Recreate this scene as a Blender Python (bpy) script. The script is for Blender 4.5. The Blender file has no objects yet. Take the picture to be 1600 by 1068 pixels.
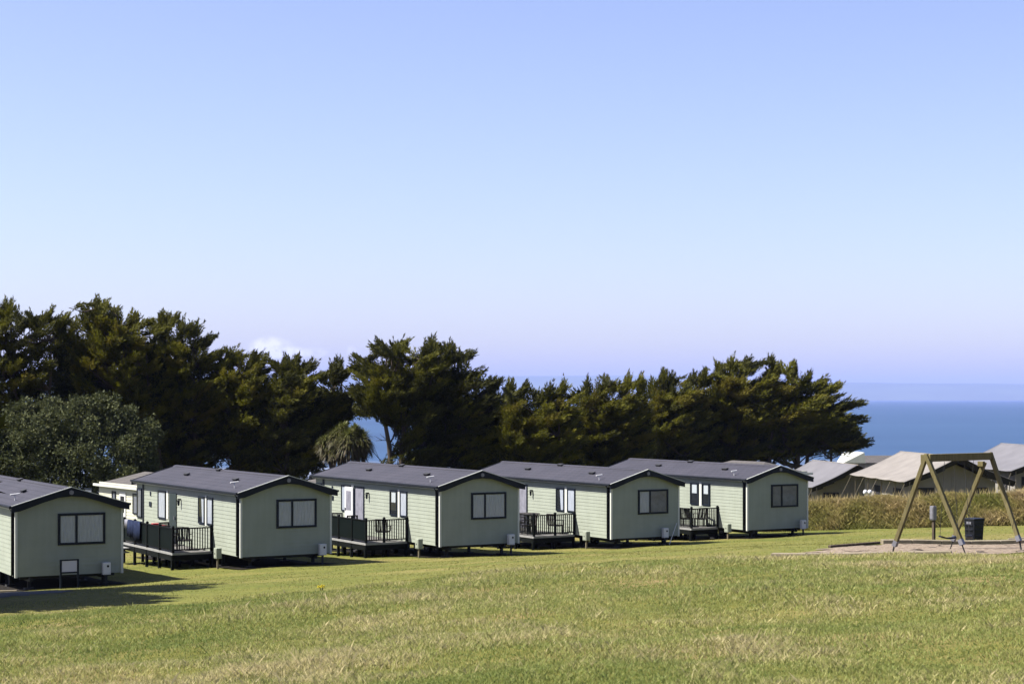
import bpy, math, random
import numpy as np
from mathutils import Vector, noise as mnoise

# ------------------------------------------------------------------ camera, sky, sun, exposure
S = bpy.context.scene
COL = S.collection
F = 2750.0                       # focal length in pixels of the 1600 px wide photograph
HV = 622.0                       # sea horizon row
SUN_EL, SUN_AZ = 51.5, -95.0     # degrees; azimuth from +Y towards +X (sun far left)
SEA = -30.0

cam_d = bpy.data.cameras.new('camera')
cam = bpy.data.objects.new('camera', cam_d); COL.objects.link(cam)
cam_d.lens = F / 1600 * 36; cam_d.sensor_width = 36
cam_d.shift_y = (HV - 534) / 1600
cam.rotation_euler = (math.radians(90), 0, 0)
cam_d.clip_start = 0.1; cam_d.clip_end = 200000
cam_d.dof.use_dof = True; cam_d.dof.focus_distance = 75; cam_d.dof.aperture_fstop = 5.0
S.camera = cam

world = bpy.data.worlds.new('World'); S.world = world; world.use_nodes = True
wn, wl = world.node_tree.nodes, world.node_tree.links
sky = wn.new('ShaderNodeTexSky'); sky.sky_type = 'NISHITA'; sky.sun_disc = False
sky.sun_elevation = math.radians(SUN_EL); sky.sun_rotation = math.radians(SUN_AZ)
sky.air_density = 1.0; sky.dust_density = 1.0; sky.ozone_density = 3.2; sky.altitude = 30
bg = wn['Background']; bg.inputs['Strength'].default_value = 0.061

# a few small fair-weather clouds low over the sea, placed by direction in the sky itself
def cloud_nodes():
    tc = wn.new('ShaderNodeTexCoord')
    sep = wn.new('ShaderNodeSeparateXYZ'); wl.new(tc.outputs['Generated'], sep.inputs[0])
    def m(op, a, b=None):
        n = wn.new('ShaderNodeMath'); n.operation = op
        for i, v in enumerate((a, b)):
            if v is None: continue
            if isinstance(v, (int, float)): n.inputs[i].default_value = v
            else: wl.new(v, n.inputs[i])
        return n.outputs[0]
    az = m('DIVIDE', sep.outputs[0], sep.outputs[1])
    el = m('DIVIDE', sep.outputs[2], sep.outputs[1])
    front = m('GREATER_THAN', sep.outputs[1], 0.3)
    comb = wn.new('ShaderNodeCombineXYZ'); wl.new(az, comb.inputs[0]); wl.new(el, comb.inputs[2])
    nz = wn.new('ShaderNodeTexNoise'); nz.inputs['Scale'].default_value = 120
    nz.inputs['Detail'].default_value = 5; nz.inputs['Roughness'].default_value = 0.6
    wl.new(comb.outputs[0], nz.inputs['Vector'])
    total = None
    for (ca, ce, ra, re, amp) in ((-0.137, 0.0285, 0.0125, 0.0065, 1.05), (-0.126, 0.0262, 0.012, 0.0035, .8),
                                  (-0.112, 0.026, 0.0075, 0.003, .45), (-0.091, 0.0262, 0.003, 0.004, .35),
                                  (-0.15, 0.024, 0.02, 0.003, .35), (-0.300, 0.036, 0.03, 0.004, .25)):
        dx = m('DIVIDE', m('SUBTRACT', az, ca), ra); dy = m('DIVIDE', m('SUBTRACT', el, ce), re)
        d = m('ADD', m('MULTIPLY', dx, dx), m('MULTIPLY', dy, dy))
        v = m('MULTIPLY', m('MAXIMUM', m('SUBTRACT', 1.25, d), 0.0), amp)
        total = v if total is None else m('ADD', total, v)
    f = m('MULTIPLY', total, m('MULTIPLY', m('SUBTRACT', nz.outputs[0], 0.30), 4.0))
    f = m('MULTIPLY', m('MINIMUM', m('MAXIMUM', f, 0.0), 1.0), front)
    return m('MULTIPLY', f, 0.58)
cmix = wn.new('ShaderNodeMix'); cmix.data_type = 'RGBA'
wl.new(cloud_nodes(), cmix.inputs['Factor'])
wl.new(sky.outputs[0], cmix.inputs[6]); cmix.inputs[7].default_value = (7.2, 7.9, 7.8, 1)
tn = wn.new('ShaderNodeMix'); tn.data_type = 'RGBA'; tn.blend_type = 'MULTIPLY'; tn.inputs['Factor'].default_value = 1
wl.new(cmix.outputs[2], tn.inputs[6])
tc2 = wn.new('ShaderNodeTexCoord'); sp2 = wn.new('ShaderNodeSeparateXYZ'); wl.new(tc2.outputs['Generated'], sp2.inputs[0])
rmp = wn.new('ShaderNodeValToRGB'); wl.new(sp2.outputs[2], rmp.inputs[0]); _e = rmp.color_ramp.elements     # clear air: whiter low down, periwinkle higher
_e[0].position = 0.0; _e[0].color = (1.06, .955, 1.0, 1); _e[1].position = .22; _e[1].color = (1.05, .885, 1.0, 1)
_e.new(.09).color = (1.04, .915, 1.0, 1)
wl.new(rmp.outputs[0], tn.inputs[7]); wl.new(tn.outputs[2], bg.inputs[0])

sun_d = bpy.data.lights.new('sun', 'SUN'); sun_d.energy = 5.0; sun_d.angle = math.radians(0.5)
sun_d.color = (1.0, 0.955, 0.875)
sun = bpy.data.objects.new('sun', sun_d); COL.objects.link(sun)
_a, _e = math.radians(SUN_AZ), math.radians(SUN_EL)
sdir = Vector((math.sin(_a) * math.cos(_e), math.cos(_a) * math.cos(_e), math.sin(_e)))
sun.rotation_euler = sdir.to_track_quat('Z', 'Y').to_euler()

S.view_settings.view_transform = 'Standard'; S.view_settings.look = 'None'
S.view_settings.exposure = 1.75; S.view_settings.gamma = 1
S.cycles.volume_bounces = 0
S.cycles.max_bounces = 8; S.cycles.transparent_max_bounces = 16
S.cycles.use_denoising = True

random.seed(5); RNG = np.random.default_rng(11)
def U(a, b): return random.uniform(a, b)

# ------------------------------------------------------------------ mesh helpers
class MB:
    def __init__(s): s.v = []; s.f = []
    def add(s, vs, fs):
        n = len(s.v); s.v += [tuple(p) for p in vs]; s.f += [tuple(i + n for i in f) for f in fs]; return s
    def box(s, x0, x1, y0, y1, z0, z1):
        return s.add([(x, y, z) for z in (z0, z1) for y in (y0, y1) for x in (x0, x1)],
                     [(0, 2, 3, 1), (4, 5, 7, 6), (0, 1, 5, 4), (2, 6, 7, 3), (0, 4, 6, 2), (1, 3, 7, 5)])
    def beam(s, a, b, w, h, up=(0, 0, 1)):
        a, b = Vector(a), Vector(b); d = (b - a).normalized(); upv = Vector(up)
        if abs(d.dot(upv)) > .98: upv = Vector((0, 1, 0))
        r = d.cross(upv).normalized(); u = r.cross(d).normalized()
        vs = [p + r * sx * w / 2 + u * sy * h / 2 for p in (a, b) for sx, sy in ((-1, -1), (1, -1), (1, 1), (-1, 1))]
        return s.add(vs, [(3, 2, 1, 0), (4, 5, 6, 7), (0, 1, 5, 4), (1, 2, 6, 5), (2, 3, 7, 6), (3, 0, 4, 7)])
    def tube(s, pts, rad, n=7, cap=True):
        pts = [Vector(p) for p in pts]
        if isinstance(rad, (int, float)): rad = [rad] * len(pts)
        base = len(s.v); ref = Vector((0.31, 0.2, .93))
        for i, p in enumerate(pts):
            d = (pts[min(i + 1, len(pts) - 1)] - pts[max(i - 1, 0)]).normalized()
            rf = ref if abs(d.dot(ref)) < .95 else Vector((1, 0, 0))
            r = d.cross(rf).normalized(); u = r.cross(d)
            for k in range(n):
                a = 2 * math.pi * k / n
                s.v.append(tuple(p + (r * math.cos(a) + u * math.sin(a)) * rad[i]))
        for i in range(len(pts) - 1):
            for k in range(n):
                a, b = base + i * n + k, base + i * n + (k + 1) % n
                s.f.append((a, b, b + n, a + n))
        if cap:
            s.f.append(tuple(base + k for k in range(n))[::-1]); e = base + (len(pts) - 1) * n
            s.f.append(tuple(e + k for k in range(n)))
        return s
    def prism(s, poly, fn, d0, d1):
        """poly: 2-D outline, fn(a, b, d) -> point"""
        n = len(poly); vs = [fn(a, b, d0) for a, b in poly] + [fn(a, b, d1) for a, b in poly]
        return s.add(vs, [tuple(range(n))[::-1], tuple(range(n, 2 * n))] +
                     [(i, (i + 1) % n, n + (i + 1) % n, n + i) for i in range(n)])
    def disc(s, c, r, axis, th, n=16):
        c = Vector(c); ax = Vector(axis).normalized()
        return s.tube([c, c + ax * th], r, n)
    def build(s, name, mat, parent=None, bevel=0, smooth=False, loc=None):
        me = bpy.data.meshes.new(name); me.from_pydata(s.v, [], s.f); me.update()
        me.materials.append(mat)
        o = bpy.data.objects.new(name, me); COL.objects.link(o)
        if parent is not None: o.parent = parent
        if loc is not None: o.location = loc
        if bevel:
            m = o.modifiers.new('bevel', 'BEVEL'); m.width = bevel; m.segments = 2; m.limit_method = 'ANGLE'
        if smooth:
            for p in me.polygons: p.use_smooth = True
        return o

def np_mesh(name, V, Fc, mat, parent=None, tint=None, smooth=False):
    """V (n,3) floats, Fc (m,k) ints with k = 3 or 4, built fast"""
    V = np.asarray(V, np.float32); Fc = np.asarray(Fc, np.int32); k = Fc.shape[1]
    me = bpy.data.meshes.new(name)
    me.vertices.add(len(V)); me.vertices.foreach_set('co', V.ravel())
    me.loops.add(Fc.size); me.loops.foreach_set('vertex_index', Fc.ravel())
    me.polygons.add(len(Fc)); me.polygons.foreach_set('loop_start', np.arange(0, Fc.size, k, dtype=np.int32))
    if smooth: me.polygons.foreach_set('use_smooth', np.ones(len(Fc), bool))
    if tint is not None:
        at = me.attributes.new('tint', 'FLOAT', 'FACE'); at.data.foreach_set('value', np.asarray(tint, np.float32))
    me.update(calc_edges=True); me.materials.append(mat)
    o = bpy.data.objects.new(name, me); COL.objects.link(o)
    if parent is not None: o.parent = parent
    return o

def tag(o, label=None, cat=None, group=None, kind=None):
    if label: o['label'] = label
    if cat: o['category'] = cat
    if group: o['group'] = group
    if kind: o['kind'] = kind
    return o
def empty(name, loc, rz=0):
    o = bpy.data.objects.new(name, None); COL.objects.link(o); o.empty_display_size = .3
    o.location = loc; o.rotation_euler = (0, 0, rz); return o
def kids(o): return [c for c in COL.objects if c.parent == o]
def copy_tree(o, parent=None):
    c = o.copy(); COL.objects.link(c)
    if parent is not None: c.parent = parent
    for ch in kids(o): copy_tree(ch, c)
    return c
def at(u, v, Z): return Vector(((u - 800) / F * Z, Z, -(v - HV) / F * Z))

# ------------------------------------------------------------------ materials
def mat(name, col, rough=.6, spec=.3, metal=0, var=0, scale=4, col2=None, bump=0, bscale=30, stretch=None, detail=6, coords='Object', tint=None, coat=0):
    m = bpy.data.materials.new(name); m.use_nodes = True
    n, l = m.node_tree.nodes, m.node_tree.links; p = n['Principled BSDF']
    p.inputs['Base Color'].default_value = (*col, 1); p.inputs['Roughness'].default_value = rough
    p.inputs['Specular IOR Level'].default_value = spec; p.inputs['Metallic'].default_value = metal
    p.inputs['Coat Weight'].default_value = coat
    tc = n.new('ShaderNodeTexCoord'); mp = n.new('ShaderNodeMapping'); l.new(tc.outputs[coords], mp.inputs[0])
    if stretch: mp.inputs['Scale'].default_value = stretch
    last = None
    if var or col2:
        nz = n.new('ShaderNodeTexNoise'); nz.inputs['Scale'].default_value = scale; nz.inputs['Detail'].default_value = detail
        nz.inputs['Roughness'].default_value = .62
        l.new(mp.outputs[0], nz.inputs['Vector'])
        r = n.new('ShaderNodeValToRGB'); r.color_ramp.elements[0].position = .35; r.color_ramp.elements[1].position = .65
        c2 = col2 if col2 else tuple(c * (1 - var) for c in col)
        r.color_ramp.elements[0].color = (*c2, 1); r.color_ramp.elements[1].color = (*col, 1)
        l.new(nz.outputs[0], r.inputs[0]); last = r.outputs[0]
    if tint:
        a = n.new('ShaderNodeAttribute'); a.attribute_name = 'tint'
        r2 = n.new('ShaderNodeValToRGB')
        while len(r2.color_ramp.elements) < len(tint): r2.color_ramp.elements.new(.5)
        for i, (pos, c) in enumerate(tint):
            r2.color_ramp.elements[i].position = pos; r2.color_ramp.elements[i].color = (*c, 1)
        l.new(a.outputs['Fac'], r2.inputs[0])
        if last is None: last = r2.outputs[0]
        else:
            mx = n.new('ShaderNodeMix'); mx.data_type = 'RGBA'; mx.inputs['Factor'].default_value = .6
            l.new(last, mx.inputs[6]); l.new(r2.outputs[0], mx.inputs[7]); last = mx.outputs[2]
    if last is not None: l.new(last, p.inputs['Base Color'])
    if bump:
        nb = n.new('ShaderNodeTexNoise'); nb.inputs['Scale'].default_value = bscale; nb.inputs['Detail'].default_value = 8
        l.new(mp.outputs[0], nb.inputs['Vector'])
        b = n.new('ShaderNodeBump'); b.inputs['Strength'].default_value = bump; b.inputs['Distance'].default_value = .02
        l.new(nb.outputs[0], b.inputs['Height']); l.new(b.outputs[0], p.inputs['Normal'])
    return m

def leafy(m, amount=.35, gain=1.0):
    n, l = m.node_tree.nodes, m.node_tree.links; p = n['Principled BSDF']; out = n['Material Output']
    t = n.new('ShaderNodeBsdfTranslucent'); mx = n.new('ShaderNodeMixShader'); mx.inputs[0].default_value = amount
    if p.inputs['Base Color'].links: l.new(p.inputs['Base Color'].links[0].from_socket, t.inputs[0])
    l.new(p.outputs[0], mx.inputs[1]); l.new(t.outputs[0], mx.inputs[2]); l.new(mx.outputs[0], out.inputs[0]); return m
M = {}
M['siding'] = mat('sage_siding', (.212, .232, .190), .55, .18, var=.1, scale=1.4, bump=.12, bscale=14)
def streaks(m, amount=.2):
    n, l = m.node_tree.nodes, m.node_tree.links; p = n['Principled BSDF']
    tc = n.new('ShaderNodeTexCoord'); mp = n.new('ShaderNodeMapping'); mp.inputs['Scale'].default_value = (5, 5, .35); l.new(tc.outputs['Object'], mp.inputs[0])
    z = n.new('ShaderNodeTexNoise'); z.inputs['Scale'].default_value = 1.6; z.inputs['Detail'].default_value = 5; l.new(mp.outputs[0], z.inputs['Vector'])
    r = n.new('ShaderNodeValToRGB'); r.color_ramp.elements[0].position = .42; r.color_ramp.elements[0].color = (.80, .80, .74, 1); r.color_ramp.elements[1].position = .60; r.color_ramp.elements[1].color = (1, 1, 1, 1)
    l.new(z.outputs[0], r.inputs[0]); mx = n.new('ShaderNodeMix'); mx.data_type = 'RGBA'; mx.blend_type = 'MULTIPLY'; mx.inputs['Factor'].default_value = amount
    l.new(p.inputs['Base Color'].links[0].from_socket, mx.inputs[6]); l.new(r.outputs[0], mx.inputs[7]); l.new(mx.outputs[2], p.inputs['Base Color']); return m
streaks(M['siding'])
M['cream'] = mat('cream_siding', (.36, .36, .29), .5, .3, var=.08, scale=1.5)
M['trim'] = mat('white_trim', (.40, .41, .37), .45, .3, var=.08, scale=3)
M['navy'] = mat('dark_fascia', (.007, .009, .013), .6, .15, var=.2, scale=3)
M['frame'] = mat('window_frame', (.005, .008, .014), .5, .15)
M['curtain'] = mat('net_curtain', (.42, .42, .46), .9, .1, var=.25, scale=5, stretch=(6, 6, .5))
M['dark'] = mat('dark_interior', (.012, .013, .015), .8, .1)
M['grey_in'] = mat('grey_interior', (.16, .16, .19), .8, .1, var=.35, scale=2.5)
M['steel'] = mat('galvanised_steel', (.15, .15, .17), .5, .5, metal=.3, var=.25, scale=12)
M['chassis'] = mat('chassis_steel', (.015, .015, .016), .7, .3)
M['door'] = mat('dark_green_door', (.016, .024, .024), .5, .2, var=.1)
M['white'] = mat('white_plastic', (.45, .45, .45), .4, .4, var=.06)
M['black'] = mat('black_plastic', (.005, .006, .009), .5, .2, var=.2, scale=6)
M['deck'] = mat('deck_paint', (.0035, .0045, .004), .6, .08, var=.25, scale=6, bump=.2)
M['panel'] = mat('deck_panel', (.0028, .0050, .0046), .6, .05, var=.15, scale=2)
M['deckboard'] = mat('grey_deck_board', (.11, .105, .10), .7, .2, var=.3, scale=5, stretch=(1, 8, 1))
M['deckedge'] = mat('pale_deck_edge', (.20, .20, .195), .6, .2, var=.2, scale=4)
M['red'] = mat('red_cloth', (.28, .03, .04), .8, .2, var=.3)
M['blue'] = mat('blue_cloth', (.004, .007, .022), .85, .1, col2=(.009, .016, .042), scale=5)
M['rattan'] = mat('dark_rattan', (.028, .024, .022), .6, .3, var=.4, scale=30)
M['timber'] = mat('treated_timber', (.115, .098, .046), .8, .1, col2=(.075, .064, .028), scale=2.2, stretch=(6, 6, 1), bump=.35, bscale=25)
M['oldtimber'] = mat('bleached_timber', (.17, .145, .10), .8, .15, var=.35, scale=4, bump=.3)
M['canvas'] = mat('grey_beige_canvas', (.150, .138, .127), .85, .15, var=.2, scale=.9, bump=.3, bscale=5)
M['canvas_cool'] = mat('cool_grey_canvas', (.100, .098, .108), .85, .15, var=.16, scale=.8, bump=.3, bscale=5)
M['canvas_wall'] = mat('canvas_wall', (.19, .178, .158), .9, .1, var=.15, scale=1.5)
M['under'] = mat('shaded_canvas', (.020, .019, .019), .85, .15, var=.2, scale=1.5)  # canvas darkened in colour to stand for the shaded overhang
M['mesh'] = mat('dark_mesh_window', (.012, .012, .015), .7, .2)
M['bark'] = mat('bark', (.075, .058, .042), .9, .1, col2=(.035, .028, .022), scale=6, stretch=(3, 3, .6), bump=.6, bscale=12)
M['tarmac'] = mat('tarmac', (.050, .050, .053), .9, .2, var=.3, scale=14, bump=.5, bscale=60)
M['chip'] = mat('wood_chip', (.215, .178, .138), .95, .05, col2=(.085, .062, .046), scale=9, detail=8, bump=1.0, bscale=45)
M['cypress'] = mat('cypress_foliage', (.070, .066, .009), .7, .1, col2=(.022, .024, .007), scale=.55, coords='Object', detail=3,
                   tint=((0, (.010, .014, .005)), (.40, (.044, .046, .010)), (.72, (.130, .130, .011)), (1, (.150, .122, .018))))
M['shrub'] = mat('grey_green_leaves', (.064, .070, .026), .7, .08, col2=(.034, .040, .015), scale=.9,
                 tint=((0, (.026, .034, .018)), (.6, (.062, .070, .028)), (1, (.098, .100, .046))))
M['strap'] = mat('strap_leaves', (.050, .050, .015), .6, .25, tint=((0, (.055, .038, .018)), (.4, (.052, .046, .016)), (1, (.078, .086, .016))))
leafy(M['cypress'], .28); leafy(M['shrub'], .25); leafy(M['strap'], .3)
def glass_mat():
    m = bpy.data.materials.new('window_glass'); m.use_nodes = True; n, l = m.node_tree.nodes, m.node_tree.links
    n.remove(n['Principled BSDF']); out = n['Material Output']
    t = n.new('ShaderNodeBsdfTransparent'); t.inputs[0].default_value = (.82, .86, .88, 1)
    g = n.new('ShaderNodeBsdfGlossy'); g.inputs['Roughness'].default_value = .03
    lw_ = n.new('ShaderNodeLayerWeight'); lw_.inputs['Blend'].default_value = .5; fr = n.new('ShaderNodeMath'); fr.operation = 'POWER'; l.new(lw_.outputs['Facing'], fr.inputs[0]); fr.inputs[1].default_value = 5
    ma = n.new('ShaderNodeMath'); ma.operation = 'MULTIPLY_ADD'; ma.inputs[1].default_value = .9; ma.inputs[2].default_value = .05
    l.new(fr.outputs[0], ma.inputs[0]); mx = n.new('ShaderNodeMixShader')
    l.new(ma.outputs[0], mx.inputs[0]); l.new(t.outputs[0], mx.inputs[1]); l.new(g.outputs[0], mx.inputs[2]); l.new(mx.outputs[0], out.inputs[0])
    return m
M['glass'] = glass_mat()
def roof_mat(name, col, col2):
    """pressed tile-effect sheet: courses across the slope and staggered joints"""
    m = mat(name, col, .75, .12, col2=col2, scale=.8, detail=4)
    n, l = m.node_tree.nodes, m.node_tree.links; p = n['Principled BSDF']
    tc = n.new('ShaderNodeTexCoord'); mp = n.new('ShaderNodeMapping'); l.new(tc.outputs['Object'], mp.inputs[0])
    mp.inputs['Rotation'].default_value = (0, 0, math.radians(90))
    br = n.new('ShaderNodeTexBrick'); l.new(mp.outputs[0], br.inputs[0]); br.inputs['Scale'].default_value = 1
    br.inputs['Brick Width'].default_value = .42; br.inputs['Row Height'].default_value = .30; br.inputs['Mortar Size'].default_value = .018
    br.inputs['Color1'].default_value = (.95, .95, .95, 1); br.inputs['Color2'].default_value = (1, 1, 1, 1); br.inputs['Mortar'].default_value = (.55, .55, .55, 1)
    old = p.inputs['Base Color'].links[0].from_socket
    mx = n.new('ShaderNodeMix'); mx.data_type = 'RGBA'; mx.blend_type = 'MULTIPLY'; mx.inputs['Factor'].default_value = .8
    l.new(old, mx.inputs[6]); l.new(br.outputs['Color'], mx.inputs[7]); l.new(mx.outputs[2], p.inputs['Base Color'])
    b = n.new('ShaderNodeBump'); b.inputs['Strength'].default_value = .6; b.inputs['Distance'].default_value = .02
    l.new(br.outputs['Color'], b.inputs['Height']); l.new(b.outputs[0], p.inputs['Normal'])
    return m
M['roof'] = roof_mat('tile_effect_roof', (.037, .036, .046), (.030, .030, .039))
M['roof_brown'] = roof_mat('brown_tile_roof', (.072, .066, .062), (.058, .054, .052))

# ------------------------------------------------------------------ terrain
CP = np.array([
 (0,0,-1.6),(-10,0,-2.1),(10,0,-1.2),(0,-10,-1.3),
 (-5.5,19,-3.08),(-10.5,36,-4.42),(-13.4,46,-5.15),(-15.5,56,-6.15),(-16.9,59,-6.5),(-13.0,62,-6.45),(-20,40,-5.0),(-28,60,-6.9),
 (-2.5,17.5,-2.84),(-5.8,40,-4.57),(-10.1,65.3,-6.33),(-6.5,67.5,-6.33),(-14,75,-6.75),
 (0,16,-2.6),(0,38,-3.68),(-2.9,70.2,-6.36),(0.5,72.2,-6.42),(-7,81,-6.95),
 (2.2,15,-2.43),(5.5,38,-3.45),(4.3,76.6,-6.55),(7.5,78.7,-6.5),(1,86,-7.1),(11,82.3,-6.58),(14.3,84.3,-6.5),(7,92,-7.3),
 (3.9,14.3,-2.3),(9.8,36,-3.2),(9.2,42.75,-3.82),(10.6,41.25,-3.62),(11.2,45.25,-3.92),(12.7,43.75,-3.79),(13,50,-4.12),(15.6,62,-5.03),(6.1,41.5,-3.77),(9.0,41.0,-3.75),(9.2,38.6,-3.50),(8.4,46.5,-3.98),(10,47.4,-3.88),(6.5,46,-4.06),(10.9,60,-4.95),
 (25,85,-6.1),(16.5,92,-6.85),(26,105,-7.0),(22,120,-8.1),(34,112,-7.2),(30,60,-4.2),(20,30,-2.0),(20,10,-.9),(45,90,-5.6),
 (0,112,-8.2),(-30,110,-8.4),(-45,90,-8.2),(-30,20,-3.8),(0,125,-9),(40,125,-8.2)], float)
def _tps(r2): return .5 * r2 * np.log(r2 + 1e-9)
def _solve():
    P = CP[:, :2] / 50; n = len(P); K = _tps(((P[:, None] - P[None]) ** 2).sum(-1)) + np.eye(n) * 2e-3
    A = np.zeros((n + 3, n + 3)); A[:n, :n] = K; A[:n, n:] = np.c_[np.ones(n), P]; A[n:, :n] = A[:n, n:].T
    return np.linalg.solve(A, np.r_[CP[:, 2], 0, 0, 0])
_W = _solve()
def Hn(X, Y):
    X = np.asarray(X, float); Y = np.asarray(Y, float)
    xc = np.clip(X, -50, 52) / 50; yc = np.clip(Y, -12, 128) / 50
    P = CP[:, :2] / 50; n = len(P)
    r2 = (xc[..., None] - P[:, 0]) ** 2 + (yc[..., None] - P[:, 1]) ** 2
    h = (_tps(r2) * _W[:n]).sum(-1) + _W[n] + _W[n + 1] * xc + _W[n + 2] * yc
    t = np.clip((Y - 124) / 320, 0, 1)
    h = h + (SEA - 6 - h) * (t * t * (3 - 2 * t))
    h = h + .02 * np.sin(X * 1.7 + .6 * np.sin(Y * .9)) * np.cos(Y * 1.1)
    return h
def H(x, y): return float(Hn(np.array([x]), np.array([y]))[0])

def axis(segs):
    out = []
    for a, b, st in segs: out += list(np.arange(a, b, st))
    return np.array(out + [segs[-1][1]])
gx = axis([(-1500, -300, 150), (-300, -60, 24), (-60, -32, 3), (-32, 36, .5), (36, 66, 3), (66, 306, 24), (306, 1506, 150)])
gy = axis([(-300, -30, 30), (-30, 8, 3), (8, 110, .4), (110, 140, 2), (140, 480, 12)])
GX, GY = np.meshgrid(gx, gy); GZ = Hn(GX.ravel(), GY.ravel()).reshape(GX.shape)
def _vn(X, Y, s, seed):
    g = np.random.default_rng(seed).random((64, 64)); x, y = X * s, Y * s
    i, j = np.floor(x).astype(int), np.floor(y).astype(int); fx, fy = x - i, y - j; fx, fy = fx * fx * (3 - 2 * fx), fy * fy * (3 - 2 * fy)
    a = lambda p, q: g[p % 64, q % 64]
    return (a(i, j) * (1 - fx) + a(i + 1, j) * fx) * (1 - fy) + (a(i, j + 1) * (1 - fx) + a(i + 1, j + 1) * fx) * fy - .5
GZ += np.clip((39 - GY) / 3, 0, 1) * np.clip((GY - 4) / 4, 0, 1) * (_vn(GX, GY, .75, 21) * .11 + _vn(GX, GY, .28, 22) * .16)
_i = np.arange(GX.size).reshape(GX.shape)
gf = np.stack([_i[:-1, :-1], _i[:-1, 1:], _i[1:, 1:], _i[1:, :-1]], -1).reshape(-1, 4)

EDGE_K = [-.40, -.29, -.20, -.14, -.09, -.03, .04, .12, .18, .24, .30, .40]
EDGE_Z = [34, 35.5, 37, 39, 39.5, 38.6, 38.2, 37.6, 36.7, 36.2, 35.6, 34]
def edge_y(x, y):
    k = np.asarray(x) / np.maximum(np.asarray(y), 1)
    return np.interp(k, EDGE_K, EDGE_Z)

def ground_mat():
    m = bpy.data.materials.new('meadow_ground'); m.use_nodes = True
    n, l = m.node_tree.nodes, m.node_tree.links; p = n['Principled BSDF']
    p.inputs['Roughness'].default_value = .95; p.inputs['Specular IOR Level'].default_value = .08
    tc = n.new('ShaderNodeTexCoord')
    def nz(scale, detail=6, stretch=(1, 1, 1), rough=.6):
        mp = n.new('ShaderNodeMapping'); mp.inputs['Scale'].default_value = stretch; l.new(tc.outputs['Object'], mp.inputs[0])
        t = n.new('ShaderNodeTexNoise'); t.inputs['Scale'].default_value = scale; t.inputs['Detail'].default_value = detail
        t.inputs['Roughness'].default_value = rough; l.new(mp.outputs[0], t.inputs['Vector']); return t.outputs[0]
    def ramp(src, stops):
        r = n.new('ShaderNodeValToRGB'); e = r.color_ramp.elements
        while len(e) < len(stops): e.new(.5)
        for i, (a, c) in enumerate(stops): e[i].position = a; e[i].color = (*c, 1)
        l.new(src, r.inputs[0]); return r.outputs[0]
    def mix(f, a, b, bt='MIX'):
        x = n.new('ShaderNodeMix'); x.data_type = 'RGBA'; x.blend_type = bt
        if isinstance(f, float): x.inputs['Factor'].default_value = f
        else: l.new(f, x.inputs['Factor'])
        l.new(a, x.inputs[6]); l.new(b, x.inputs[7]); return x.outputs[2]
    mown = ramp(nz(.16, 8, (.55, 1, 1)), [(.32, (.072, .084, .018)), (.5, (.098, .098, .026)), (.68, (.140, .116, .046))])
    fine = ramp(nz(5, 8), [(.3, (.62, .66, .6)), (.7, (1.25, 1.2, 1.15))])
    mown = mix(1.0, mown, fine, 'MULTIPLY')
    strp = ramp(nz(.5, 3, (.12, 2.2, 1)), [(.38, (.86, .90, .84)), (.62, (1.12, 1.08, 1.1))])   # mower passes
    mown = mix(.8, mown, strp, 'MULTIPLY')
    rough = ramp(nz(.35, 8, (.6, 1, 1)), [(.34, (.055, .060, .012)), (.5, (.090, .085, .022)), (.64, (.145, .108, .054))])
    rough = mix(1.0, rough, fine, 'MULTIPLY')
    a = n.new('ShaderNodeAttribute'); a.attribute_name = 'long_grass'
    c = mix(a.outputs['Fac'], mown, rough)
    l.new(c, p.inputs['Base Color'])
    b = n.new('ShaderNodeBump'); b.inputs['Strength'].default_value = .35; b.inputs['Distance'].default_value = .02
    l.new(nz(9, 9, rough=.75), b.inputs['Height']); l.new(b.outputs[0], p.inputs['Normal'])
    return m
M['ground'] = ground_mat()
ground = np_mesh('ground', np.c_[GX.ravel(), GY.ravel(), GZ.ravel()], gf, M['ground'], smooth=True)
_lg = np.clip((edge_y(GX.ravel(), GY.ravel()) - GY.ravel() + 5 * _vn(GX.ravel(), GY.ravel(), .3, 31)) / 4 + .35, 0, 1) * (np.abs(GX.ravel()) < 300)
ground.data.attributes.new('long_grass', 'FLOAT', 'POINT').data.foreach_set('value', _lg.astype(np.float32))
tag(ground, 'sunlit grassy slope falling away from the camera towards the caravans', 'ground', kind='structure')

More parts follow.
